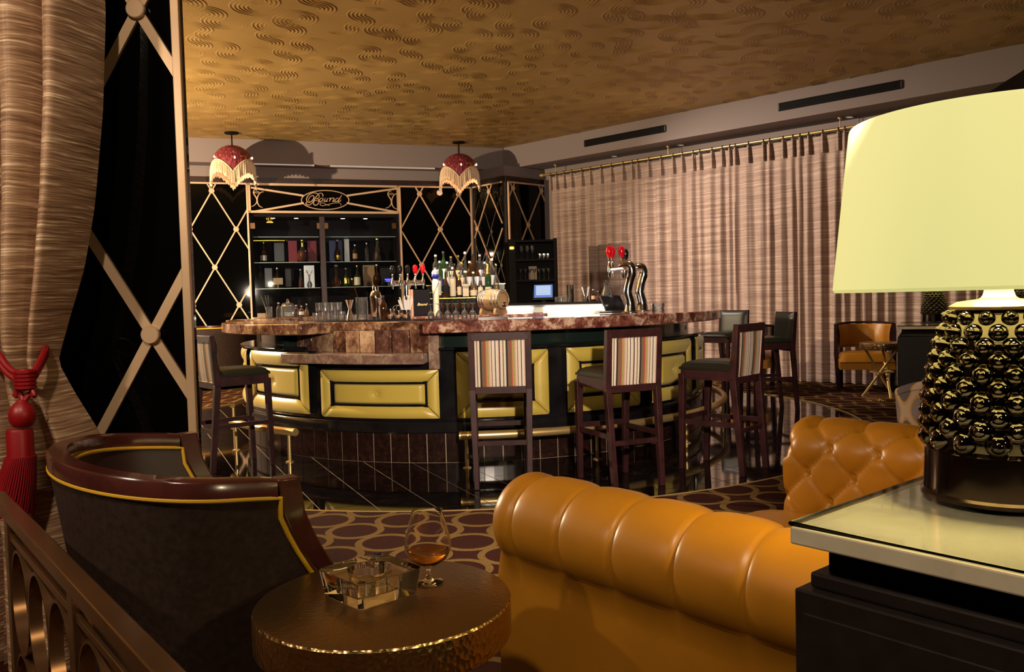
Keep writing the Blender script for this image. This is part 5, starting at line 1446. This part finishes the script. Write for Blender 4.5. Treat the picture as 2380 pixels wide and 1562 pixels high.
def stem(loc, label, h=.16, r=.036, kind='wine', group=None, flip=False):
    t = thing('stem_glass', label, 'glass', loc, 0, group)
    if kind == 'wine': pr = [(0, 0), (.5 * r / .45, 0), (.5 * r / .45, .002), (.004, .008), (.0035, h * .42), (.012, h * .47), (r * .9, h * .62), (r, h * .74), (r * .78, h), (r * .75, h), (r * .96, h * .74), (r * .86, h * .63), (0, h * .49)]
    else: pr = [(0, 0), (r * .8, 0), (r * .8, .002), (.004, .008), (.0035, h * .62), (.01, h * .66), (r * .5, h * .78), (r, h), (r - .002, h), (r * .46, h * .80), (0, h * .68)]
    if flip: pr = [(a, h - b) for a, b in reversed(pr)]
    MB().lathe(pr, 20, cap=False).build('blown_glass', M['g_clear'], t, ang=50)
    return t
def cup(loc, label, r=.035, h=.07, name='steel_cup'):
    t = thing(name, label, 'cup', loc)
    MB().lathe([(0, 0), (r * .94, 0), (r, .004), (r, h), (r - .002, h), (r - .003, .006), (0, .006)], 24, cap=False).build('cup_wall', M['chrome'], t, ang=40)
    return t
tray = onc(770, 1.90)
def mat_slab(px0, px1, r0, r1, label, z=.008):
    a = onc(px0, (r0 + r1) / 2) - BAR; b = onc(px1, (r0 + r1) / 2) - BAR
    A0_ = math.degrees(math.atan2(a.x, -a.y)); A1_ = math.degrees(math.atan2(b.x, -b.y))
    t = thing('bar_mat', label, 'bar mat', BAR)
    arc_block(MB(), r0, r1, A0_, A1_, ZB + .0004, ZB + z, 8).build('rubber', M['black_plastic'], t, False)
    arc_block(MB(), r1 - .012, r1, A0_, A1_, ZB + z, ZB + z + .004, 8).build('raised_lip', M['black_plastic'], t, False)
mat_slab(755, 962, 1.82, 1.955, 'long black rubber bar mat under the mixing tools')
mat_slab(968, 1052, 1.83, 2.0, 'black folded bar mat left of the upturned glasses')
mat_slab(1112, 1178, 1.84, 1.99, 'thin black service mat in front of the barrel')
for i, px in enumerate((738, 752, 766, 781, 795)):
    q = onc(px, 1.885); z = ZB + (.0005 if px < 752 else .0085)
    tumbler((q.x, q.y, z), '%s lower rock glass from the left in the stacked cluster' % ORD[i], .034, .075, 'stacked rock glasses')
for i, px in enumerate((745, 759, 774, 788)):
    q = onc(px, 1.885); tumbler((q.x, q.y, ZB + .0845 if px > 752 else ZB + .0845), '%s upper rock glass from the left in the stacked cluster' % ORD[i], .033, .072, 'stacked rock glasses')
def jigger(loc):
    t = thing('jigger', 'hourglass shaped steel jigger beside the etched mixing glass', 'jigger', loc)
    MB().lathe([(0, 0.0), (.030, 0), (.012, .085), (.010, .09), (.013, .095), (.034, .165), (.032, .165), (.008, .10), (0, .10)], 24, cap=False).build('cone', M['chrome'], t, ang=30)
q = onc(815, 1.90); jigger((q.x, q.y, ZB + .0085))
def mixing(loc):
    t = thing('mixing_glass', 'large etched glass mixing beaker with a bar spoon in it', 'mixing glass', loc)
    MB().lathe([(0, 0), (.040, 0), (.046, .006), (.047, .02), (.044, .03), (.046, .175), (.049, .182), (.046, .182), (.043, .17), (.042, .02), (0, .018)], 32, cap=False).build('beaker', M['g_clear'], t, ang=40)
    m = MB()
    for k in range(24):
        a = 2 * pi * k / 24; m.tube([(.0465 * cos(a), .0465 * sin(a), .05), (.0465 * cos(a + .26), .0465 * sin(a + .26), .15)], .0018, 4); m.tube([(.0465 * cos(a), .0465 * sin(a), .05), (.0465 * cos(a - .26), .0465 * sin(a - .26), .15)], .0018, 4)
    m.build('etched_pattern', M['b_clear'], t)
    MB().tube([(.02, 0, .02), (-.03, .0, .19), (-.07, .0, .32)], .0035, 6).lathe([(0, -.010), (.010, 0), (0, .010)], 10, c=(-.071, 0, .327)).build('bar_spoon', M['chrome'], t)
q = onc(843, 1.90); mixing((q.x, q.y, ZB + .0085))
def shaker(loc, label, h=.25):
    t = thing('cocktail_shaker', label, 'shaker', loc)
    MB().lathe([(0, 0), (.032, 0), (.036, .01), (.045, h * .62), (.046, h * .64)], 28).build('tin', M['chrome'], t)
    MB().lathe([(.046, h * .64), (.046, h * .67), (.038, h * .80), (.024, h * .86)], 28).build('strainer_top', M['chrome'], t)
    MB().lathe([(.024, h * .86), (.024, h * .96), (.02, h), (0, h)], 20).build('lid', M['chrome'], t)
q = onc(876, 1.87); shaker((q.x, q.y, ZB + .0085), 'tall polished cocktail shaker behind the etched mixing beaker', .27)
q = onc(893, 1.93); bottle((q.x, q.y, ZB + .0085), .19, .028, 'round', 'b_brown', None, None, 'black_plastic', 'short dark dasher bottle right of the tall shaker')
q = onc(909, 1.90); cup((q.x, q.y, ZB + .0085), 'plain steel cup between dasher bottle and strainers', .036, .085)
q = onc(928, 1.90); cup((q.x, q.y, ZB + .0085), 'steel cup holding coiled cocktail strainers', .034, .07)
def strainer(loc, rz, label):
    t = thing('coil_strainer', label, 'strainer', loc, rz, 'coil strainers')
    MB().tube([(.03 * cos(k * .55), .008 * sin(k * .55) * 1.5 , .03 * sin(k * .55) + .03) for k in range(46)], .0022, 5).build('coil', M['chrome'], t)
    MB().tube([(0, 0, -.045), (0, 0, .0)], .004, 6).build('handle', M['chrome'], t)
for k, dx in enumerate((-.014, .012)): strainer((q.x + dx, q.y, ZB + .062), .4 * k, 'coil strainer standing in the steel cup, %s one' % ('left' if k == 0 else 'right'))
q = onc(946, 1.90); cup((q.x, q.y, ZB + .0085), 'steel cup full of white drinking straws', .036, .075)
rs = random.Random(4)
m = None
for k in range(16):
    a = rs.uniform(0, 2 * pi); ln = rs.uniform(.13, .18); dx, dy = .030 * cos(a), .022 * sin(a)
    t = MB().tube([(q.x + dx * .3, q.y + dy * .3, ZB + .018), (q.x + dx * 1.9, q.y + dy * 1.6, ZB + .018 + ln)], .0052, 6).build('straw', M['white_plastic'])
    tag(t, 'white drinking straw standing in the steel cup on the counter', 'straw', 'straws in the near steel cup')
for i, px in enumerate((1003, 1022, 1042, 1061, 1081, 1100)):
    q = onc(px, 1.90); stem((q.x, q.y, ZB + .0005), '%s upturned stem glass from the left before the bottle tiers' % ORD[i], .125, .026, 'wine', 'upturned stem glasses', True)

# far left counter: jar, stirrers, small bottles
def farc(px, r=2.2, z=ZB + .0125):
    best = None
    for k in range(0, 620):
        a = -88 - k * .1; q = bw(r, a, z); e = abs(1190 + F * q.x / q.y - px)
        if best is None or e < best[0]: best = (e, q)
    return best[1]
q = farc(672, 2.15)
t = thing('glass_jar', 'big lidded glass jar on the far left counter', 'jar', q)
MB().lathe([(0, 0), (.065, 0), (.075, .01), (.075, .12), (.06, .14), (.058, .14), (.072, .118), (.072, .012), (0, .012)], 28, cap=False).build('jar_glass', M['g_clear'], t)
MB().lathe([(.0, .142), (.062, .142), (.06, .15), (.02, .16), (.012, .175), (.018, .19), (0, .20)], 24).build('lid', M['g_clear'], t)
MB().lathe([(0, .013), (.07, .014), (.07, .05), (0, .055)], 24).build('contents', M['white_plastic'], t)
q = farc(628, 2.1)
tumbler(q, 'tall glass holding picks on the far left counter', .034, .12)
for k in range(4):
    a = rs.uniform(0, 6); o = MB().tube([(q.x + .01 * cos(a), q.y + .01 * sin(a), q.z + .012), (q.x - .02 - .02 * k + .02 * cos(a), q.y + .02 * sin(a), q.z + .24)], .003, 6).build('stirrer', M['steel'])
    tag(o, 'thin steel stirrer leaning out of the tall glass at far left', 'stirrer', 'stirrers at far left')
for k, (px, lq, h, lab) in enumerate(((650, None, .16, 'clear carafe bottle standing left of the glass jar'), (691, 'l_amber', .13, 'small amber sample bottle right of the glass jar'), (703, 'l_red', .12, 'small red sample bottle with pale label'), (715, 'l_amber', .14, 'small orange brown bottle nearest the cabinet post'))):
    q = farc(px, 2.12); bottle(q, h, .026, 'round' if k != 3 else 'bulb', 'b_clear', lq, 'white_paper' if k == 2 else None, 'silver_card', lab, fill=.5)
t = thing('napkin_holder', 'low cream napkin caddy near the left counter end', 'caddy', farc(612, 2.2))
MB().bb((-.05, -.04, 0), (.05, .04, .012)).build('tray', M['tan_card'], t, False); MB().bb((-.042, -.034, .0125), (.042, .034, .055)).build('napkins', M['cream_paper'], t, False)
t = thing('coaster_stack', 'small stack of cream coasters at the left counter end', 'coasters', bw(2.22, -94, ZB + .0125))
for k in range(4): MB().lathe([(0, 0), (.045, 0), (.045, .004), (0, .004)], 24, c=(0, 0, .0042 * k)).build('coaster', M['cream_paper'], t)

# beer taps
def tap_handle(t, pos, m):
    x, y, z = pos
    MB().lathe([(.009, 0), (.012, .008), (.008, .02), (.008, .045), (.013, .055), (.010, .062)], 14, c=(x, y, z)).build('handle_ferrule', M['chrome'], t)
    MB().lathe([(.010, .062), (.020, .075), (.027, .105), (.027, .130), (.020, .150), (.008, .158), (0, .159)], 18, c=(x, y, z)).build('handle', m, t)
def faucet(t, a, b):
    MB().tube([a, b], .013, 10).lathe([(.016, 0), (.016, .05), (.012, .06)], 12, c=(b[0], b[1], b[2] - .02)).tube([(b[0], b[1], b[2] - .02), (b[0], b[1] , b[2] - .06)], .009, 8).build('faucet', M['chrome'], t)
def tower(loc, rz, colours, label):
    t = thing('beer_tap_tower', label, 'beer tap', loc, rz)
    pts = spline([(0, 0, 0), (.0, 0, .08), (-.018, 0, .17), (.002, 0, .27), (.020, 0, .33), (.004, 0, .38), (-.045, 0, .385), (-.075, 0, .37)], 6)
    n = len(pts); rr = [interp([(0, .058), (.12, .044), (.4, .036), (.7, .040), (.85, .040), (1, .030)], i / (n - 1)) for i in range(n)]
    MB().tube(pts, rr, 20).build('column', M['chrome'], t, ang=60)
    MB().lathe([(.070, 0), (.070, .008), (.058, .014)], 28).build('base_flange', M['chrome'], t)
    for k, cm in enumerate(colours):
        y = (-.045, .045, .06)[k]; bx_ = (-.155, -.150, -.075)[k]
        a = (-.05, y * .4, .365); b = (bx_, y, .355); faucet(t, a, b); tap_handle(t, (b[0], b[1], b[2] + .035), M[cm])
    return t
q = P(1465, 729, ZB); tower((q.x, q.y, ZB + .006), R(-20), ('red_gloss', 'red_gloss', 'red_gloss'), 'polished swan neck beer tower with red handles on the counter')
q2 = P(1493, 725, ZB); tower((q2.x, q2.y, ZB + .006), R(8), ('black_gloss', 'black_gloss'), 'polished swan neck beer tower with black handles nearer the counter end')
def ttower():
    Y = 8.95; x = TX(948, Y); t = thing('beer_tap_bridge', 'chrome bridge beer tower with five handles behind the menu box', 'beer tap', (x, Y, 0))
    MB().bb((-.20, -.15, 0), (.20, .15, 1.05)).build('pedestal', M['steel_sheet'], t, False)
    MB().tube([(0, 0, 1.05), (0, 0, 1.42)], .035, 16).build('column', M['chrome'], t)
    MB().tube([(-.17, 0, 1.40), (.20, 0, 1.40)], .030, 14).build('cross_bar', M['chrome'], t)
    for k, cm in enumerate(('black_gloss', 'black_gloss', 'black_gloss', 'red_gloss', 'red_gloss')):
        X = -.13 + .08 * k; faucet(t, (X, -.01, 1.40), (X, -.10, 1.395)); tap_handle(t, (X, -.10, 1.43), M[cm])
ttower()
q = P(1432, 727, ZB); t = thing('order_tablet', 'dark order tablet on a slanted stand beside the tap tower', 'tablet', (q.x, q.y, ZB + .0005), R(24))
MB().prism([(-.11, -.02), (.11, -.02), (.11, .10), (-.11, .10)], 0, .012).build('foot', M['black_plastic'], t, False)
MB().box((0, .055, .085), (.21, .012, .17), rot=Matrix.Rotation(R(-38), 3, 'X')).build('screen_body', M['black_plastic'], t, False, bevel=.003)
MB().box((0, .047, .087), (.19, .002, .15), rot=Matrix.Rotation(R(-38), 3, 'X')).build('screen', M['black_gloss'], t, False)
q = P(1530, 724, ZB)
t = thing('votive_glass', 'ribbed crystal votive holder alone on the right counter', 'votive', (q.x, q.y, ZB + .0005))
MB().lathe([(0, 0), (.052, 0), (.058, .01), (.050, .03), (.058, .045), (.058, .07), (.054, .07), (.05, .045), (.045, .02), (0, .018)], 24, cap=False).build('cut_glass', M['g_clear'], t)
MB().lathe([(0, .019), (.03, .019), (.03, .04), (0, .042)], 16).build('candle', M['white_plastic'], t)

# on the dark ledge at the back
def ledge(px, r=1.51, z=1.1505):
    best = None
    for k in range(580):
        a = 108.5 + k * .1; q = bw(r, a, z); e = abs(1190 + F * q.x / q.y - px)
        if best is None or e < best[0]: best = (e, q)
    return best[1]
for i, px in enumerate((1296, 1307, 1318)):
    q = ledge(px); tumbler(q, '%s small glass from the left on the back ledge rack' % ORD[i], .024, .06, 'glasses on the back ledge')
q = ledge(1329, 1.53); t = thing('tin_stack', 'tall stack of nested steel shaker tins on the back ledge', 'shaker tins', q)
for k in range(7): MB().lathe([(.036, .024 * k), (.046, .024 * k + .045), (.044, .024 * k + .046)], 24, cap=False).build('tin', M['chrome'], t, ang=60)
q = ledge(1365); cup(q, 'small dark cup of straws on the back ledge', .03, .06)
for k in range(6):
    a = rs.uniform(0, 6); o = MB().tube([(q.x + .006 * cos(a), q.y + .006 * sin(a), q.z + .008), (q.x + .05 * cos(a), q.y + .03 * sin(a), q.z + .16)], .0035, 6).build('straw', M['white_plastic']); tag(o, 'pale drinking straw in the dark cup on the back ledge', 'straw', 'straws on the back ledge')
q = ledge(1381); bottle(q, .13, .022, 'round', 'b_brown', None, 'cream_paper', 'white_plastic', 'small brown dropper bottle on the back ledge')
q = ledge(1392); bottle(q, .11, .024, 'squat', 'b_clear', 'l_red', None, 'silver_card', 'small red liqueur bottle on the back ledge end')
# bright carafe near the tablet
q = ledge(1411, 1.50); t = thing('glass_carafe', 'clear lidded carafe at the end of the back ledge', 'carafe', q)
MB().lathe([(0, 0), (.05, 0), (.055, .01), (.055, .08), (.03, .13), (.026, .17), (.034, .18), (.031, .18), (.023, .165), (.027, .13), (.052, .078), (.052, .012), (0, .012)], 24, cap=False).build('carafe_glass', M['g_clear'], t)
MB().lathe([(.03, .181), (.03, .195), (.012, .20), (.016, .22), (0, .225)], 16).build('stopper', M['g_clear'], t)

# back bar shelf unit with point of sale screen
def backbar():
    Y = 12.2; x0, x1 = TX(1187, Y), TX(1300, Y); W_ = x1 - x0; zt = 2.06; z0 = 1.03
    t = thing('glassware_unit', 'tall black shelf unit with hanging glassware beside the drape', 'shelf unit', (x0, Y, .004))
    MB().bb((0, 0, 0), (W_, .42, z0)).build('base_cabinet', M['black_matte'], t, False)
    MB().bb((0, 0, z0), (.10, .42, zt)).build('side_post', M['black_matte'], t, False); MB().bb((W_ - .05, 0, z0), (W_, .42, zt)).build('side_post', M['black_matte'], t, False)
    MB().bb((.10, .40, z0), (W_ - .05, .42, zt)).build('mirror_back', M['black_matte'], t, False)
    for z in (1.455, 1.755, zt - .03): MB().bb((.10, 0, z - .015), (W_ - .05, .40, z + .015)).build('shelf', M['black_matte'], t, False)
    MB().lathe([(0, -.02), (.03, -.015), (.034, 0), (.03, .02), (0, .025)], 16, c=(.05, -.02, 1.93)).build('brass_sconce', M['sconce'], t)
    for i, px in enumerate((1217, 1231, 1243)): stem(Vector((TX(px, Y), Y + .15, 1.775)), '%s wine glass from the left on the upper back shelf' % ORD[i], .20, .034, 'wine', 'wine glasses on the upper back shelf')
    for i, px in enumerate((1261, 1270.5, 1280)):
        tt = cup(Vector((TX(px, Y), Y + .12, 1.775)), '%s copper steel tumbler from the left on the upper back shelf' % ORD[i], .028, .075, 'metal_tumbler'); tt['group'] = 'metal tumblers'
    for i in range(7): stem(Vector((TX(1214 + 11 * i, Y), Y + .14, 1.475)), '%s coupe glass from the left on the lower back shelf' % ORD[i], .16, .033, 'coupe', 'coupe glasses on the lower back shelf')
    bx = thing('paper_box', 'tan carton standing behind the coupe glasses', 'carton', (TX(1245, Y), Y + .32, 1.475)); MB().bb((-.07, -.05, 0), (.05, .04, .20)).build('carton', M['tan_card'], bx, False); MB().bb((-.005, -.052, .0), (.005, .042, .201)).build('tape', M['cream_paper'], bx, False)
    p = thing('pos_terminal', 'lit blue point of sale screen under the glass shelves', 'monitor', (TX(1266, Y), Y + .1, z0 + .0045), R(-6))
    MB().bb((-.12, -.02, 0), (.12, .16, .02)).build('stand_base', M['black_plastic'], p, False)
    MB().bar((0, .09, .02), (0, .06, .16), .06, .05).build('stand_neck', M['black_plastic'], p, False)
    rot = Matrix.Rotation(R(-22), 3, 'X')
    MB().box((0, .03, .26), (.31, .04, .26), rot=rot).build('bezel', M['black_plastic'], p, False, bevel=.006)
    f = rot @ Vector((0, -.0205, 0)); c = Vector((0, .03, .26)) + f
    MB().box(c, (.27, .003, .20), rot=rot).build('screen', M['screen_blue'], p, False)
    f2 = rot @ Vector((0, -.0025, .012)); MB().box(c + f2, (.215, .002, .150), rot=rot).build('window_area', M['screen_white'], p, False)
    f3 = rot @ Vector((.0, -.0045, -.040)); MB().box(c + f3, (.12, .001, .008), rot=rot).build('entry_bar', M['white_plastic'], p, False)
backbar()

# ------------------------------------------------------------------ what stands in the display cabinet
def oc(px, z, dep=.22): 
    q = B0 + BN * (-dep); h = hit(px, 600, q, BN); return Vector((h.x, h.y, z + .0006))
BA = math.atan2(BD.y, BD.x)
z2, z3 = CZ[1], CZ[2]
def cbox(px0, px1, hgt, z, m, label, dep=.36, dd=.08, cat='box', name='gift_box', panel_=None):
    a, b = oc(px0, z, dep), oc(px1, z, dep); L = (b - a).length
    t = thing(name, label, cat, (a + b) / 2, BA)
    MB().bb((-L / 2, -dd / 2, 0), (L / 2, dd / 2, hgt)).build('case', M[m], t, False, bevel=.003)
    MB().bb((-L / 2 + .01, -dd / 2 - .002, hgt * .08), (L / 2 - .01, -dd / 2 - .0003, hgt * .92)).build('face_panel', M[panel_ or m], t, False)
    return t
cbox(603, 632, .35, z2, 'dark_card', 'black gift box with gold trim on the upper cabinet shelf, left end')
bottle(oc(613, z2, .20), .33, .06, 'squat', 'b_brown', 'l_dark', 'silver_card', 'gold_foil', 'dark spirit bottle before the black gift box, upper cabinet shelf', lz=(.1, .35))
cbox(636, 662, .35, z2, 'dark_card', 'black printed gift box beside the maroon case, upper cabinet shelf', panel_='black_plastic')
t = thing('gold_rod', 'gold tasselled cord lying along the black gift boxes', 'cord', oc(628, z2 + .3512, .36), BA)
MB().tube([(-.25, 0, .012), (.0, 0, .013), (.24, 0, .012)], .011, 8).build('cord', M['gold_foil'], t); MB().lathe([(.008, 0), (.014, .022), (.0, .026)], 12, c=(.27, 0, 0)).build('tassel', M['gold_foil'], t)
cbox(671, 691, .355, z2, 'maroon_card', 'left leaf of the open maroon presentation case', dep=.33, panel_='maroon_card')
cbox(716, 736, .355, z2, 'maroon_card', 'right leaf of the open maroon presentation case', dep=.33, panel_='maroon_card')
t = bottle(oc(704, z2, .20), .36, .088, 'bulb', 'b_clear', 'l_red', None, 'gold_foil', 'round crystal cognac decanter between the maroon leaves', fill=.5, neck='gold_foil')
cbox(766, 796, .36, z2, 'navy_card', 'navy blue presentation box on the upper cabinet shelf', panel_='navy_card')
bottle(oc(785, z2, .18), .36, .055, 'bulb', 'b_brown', 'l_dark', 'gold_foil', 'silver_card', 'dark decanter in front of the navy box', lz=(.1, .3))
cbox(800, 812, .38, z2, 'silver_card', 'pale blue leaf of the navy presentation box', dep=.30, panel_='silver_card')
bottle(oc(826, z2, .2), .28, .042, 'round', 'b_brown', 'l_dark', 'tan_card', 'silver_card', 'slender dark bottle with tan label right of the navy box')
bottle(oc(853, z2, .2), .31, .035, 'tall', 'b_clear', None, None, 'silver_card', 'tall empty looking clear bottle on the upper cabinet shelf')
bottle(oc(878, z2, .2), .38, .085, 'cone', 'b_clear', 'l_dark', None, 'gold_foil', 'flared triangular decanter at the right end of the upper cabinet shelf', fill=.42)
bottle(oc(603, z3, .2), .36, .042, 'tall', 'b_brown', 'l_dark', 'dark_card', 'blue_cap', 'slim dark bottle with blue top at the left end, lower cabinet shelf')
cbox(612, 632, .36, z3, 'dark_card', 'black stag emblem box on the lower cabinet shelf', panel_='black_plastic')
bottle(oc(643, z3, .24), .33, .05, 'squat', 'b_brown', 'l_dark', None, 'silver_card', 'dark bottle behind the small cream card')
t = thing('price_card', 'small cream card on a stick in the lower cabinet shelf', 'card', oc(644, z3, .12), BA)
MB().tube([(0, 0, 0), (0, 0, .06)], .004, 6).lathe([(.03, 0), (.03, .004)], 12).build('stick', M['steel'], t); MB().bb((-.075, -.004, .06), (.075, .002, .165)).build('card', M['cream_paper'], t, False)
cbox(660, 676, .34, z3, 'dark_card', 'narrow black carton with pale print, lower cabinet shelf', panel_='espresso')
bottle(oc(697, z3, .2), .30, .040, 'cone', 'b_clear', 'l_red', None, 'silver_card', 'tapered bottle of red spirit left of the silver stag box', fill=.45)
t = cbox(705, 729, .37, z3, 'silver_card', 'silver stag printed carton on the lower cabinet shelf', panel_='silver_card')
m = MB(); L = .14
for s in (-1, 1):
    m.bar((s * .008, -.0435, .20), (s * .05, -.0435, .29), .012, .002, up=(0, 1, 0)); m.bar((s * .03, -.0435, .25), (s * .065, -.0435, .255), .008, .002, up=(0, 1, 0))
m.box((0, -.0435, .185), (.03, .002, .06)); m.build('stag_print', M['white_paper'], t, False)
bottle(oc(718, z3, .14), .17, .035, 'bulb', 'b_clear', None, None, 'silver_card', 'little clear bottle with stag stopper before the silver carton')
bottle(oc(780, z3, .2), .36, .085, 'cone', 'b_clear', 'l_red', None, 'silver_card', 'wide based decanter of dark red spirit, lower shelf right bay', fill=.5)
bottle(oc(803, z3, .2), .31, .05, 'squat', 'b_green', None, 'gold_foil', 'tan_card', 'green flask bottle in a tan cradle, lower shelf right bay')
bottle(oc(829, z3, .2), .35, .055, 'squat', 'b_green', 'l_gold', 'ivory', 'gold_foil', 'pale green labelled flask bottle, lower shelf right bay', lz=(.08, .45))
cbox(843, 869, .36, z3, 'tan_card', 'tan wooden gift box standing open, lower shelf right bay')
bottle(oc(875, z3, .18), .36, .07, 'bulb', 'b_brown', 'l_dark', None, 'silver_card', 'dark globe decanter with flared crystal stopper')
cbox(880, 906, .34, z3, 'dark_card', 'wide black gift box at the right end of the lower cabinet shelf', dep=.42, panel_='espresso')
t = thing('led_display', 'small blue lit display plate at the cabinet right end', 'display', oc(901, z3 + .06, .10), BA)
MB().bb((-.075, -.006, 0), (.075, .006, .07)).build('plate', M['navy_card'], t, False); MB().bb((-.060, -.008, .040), (.055, -.0062, .058)).bb((-.045, -.008, .014), (.06, -.0062, .030)).build('lit_text_rows', M['led_blue'], t, False)
MB().bb((-.012, -.004, -.06), (.012, .004, 0)).build('support', M['steel'], t, False)
t = thing('gold_crest', 'small gold crest on the cabinet glass, upper left', 'emblem', hb(627, 513, .022), BA)
MB().tube([(.045 * cos(2 * pi * i / 20), 0, .03 + .028 * sin(2 * pi * i / 20)) for i in range(20)], .006, 6, closed=True).tube([(.02 * cos(2 * pi * i / 14), 0, .03 + .02 * sin(2 * pi * i / 14)) for i in range(14)], .005, 6, closed=True).build('wreath', M['gold_foil'], t)
MB().bb((-.05, -.004, -.035), (.05, .004, -.018)).bb((-.035, -.004, -.014), (.035, .004, -.004)).build('ribbon', M['gold_foil'], t, False)
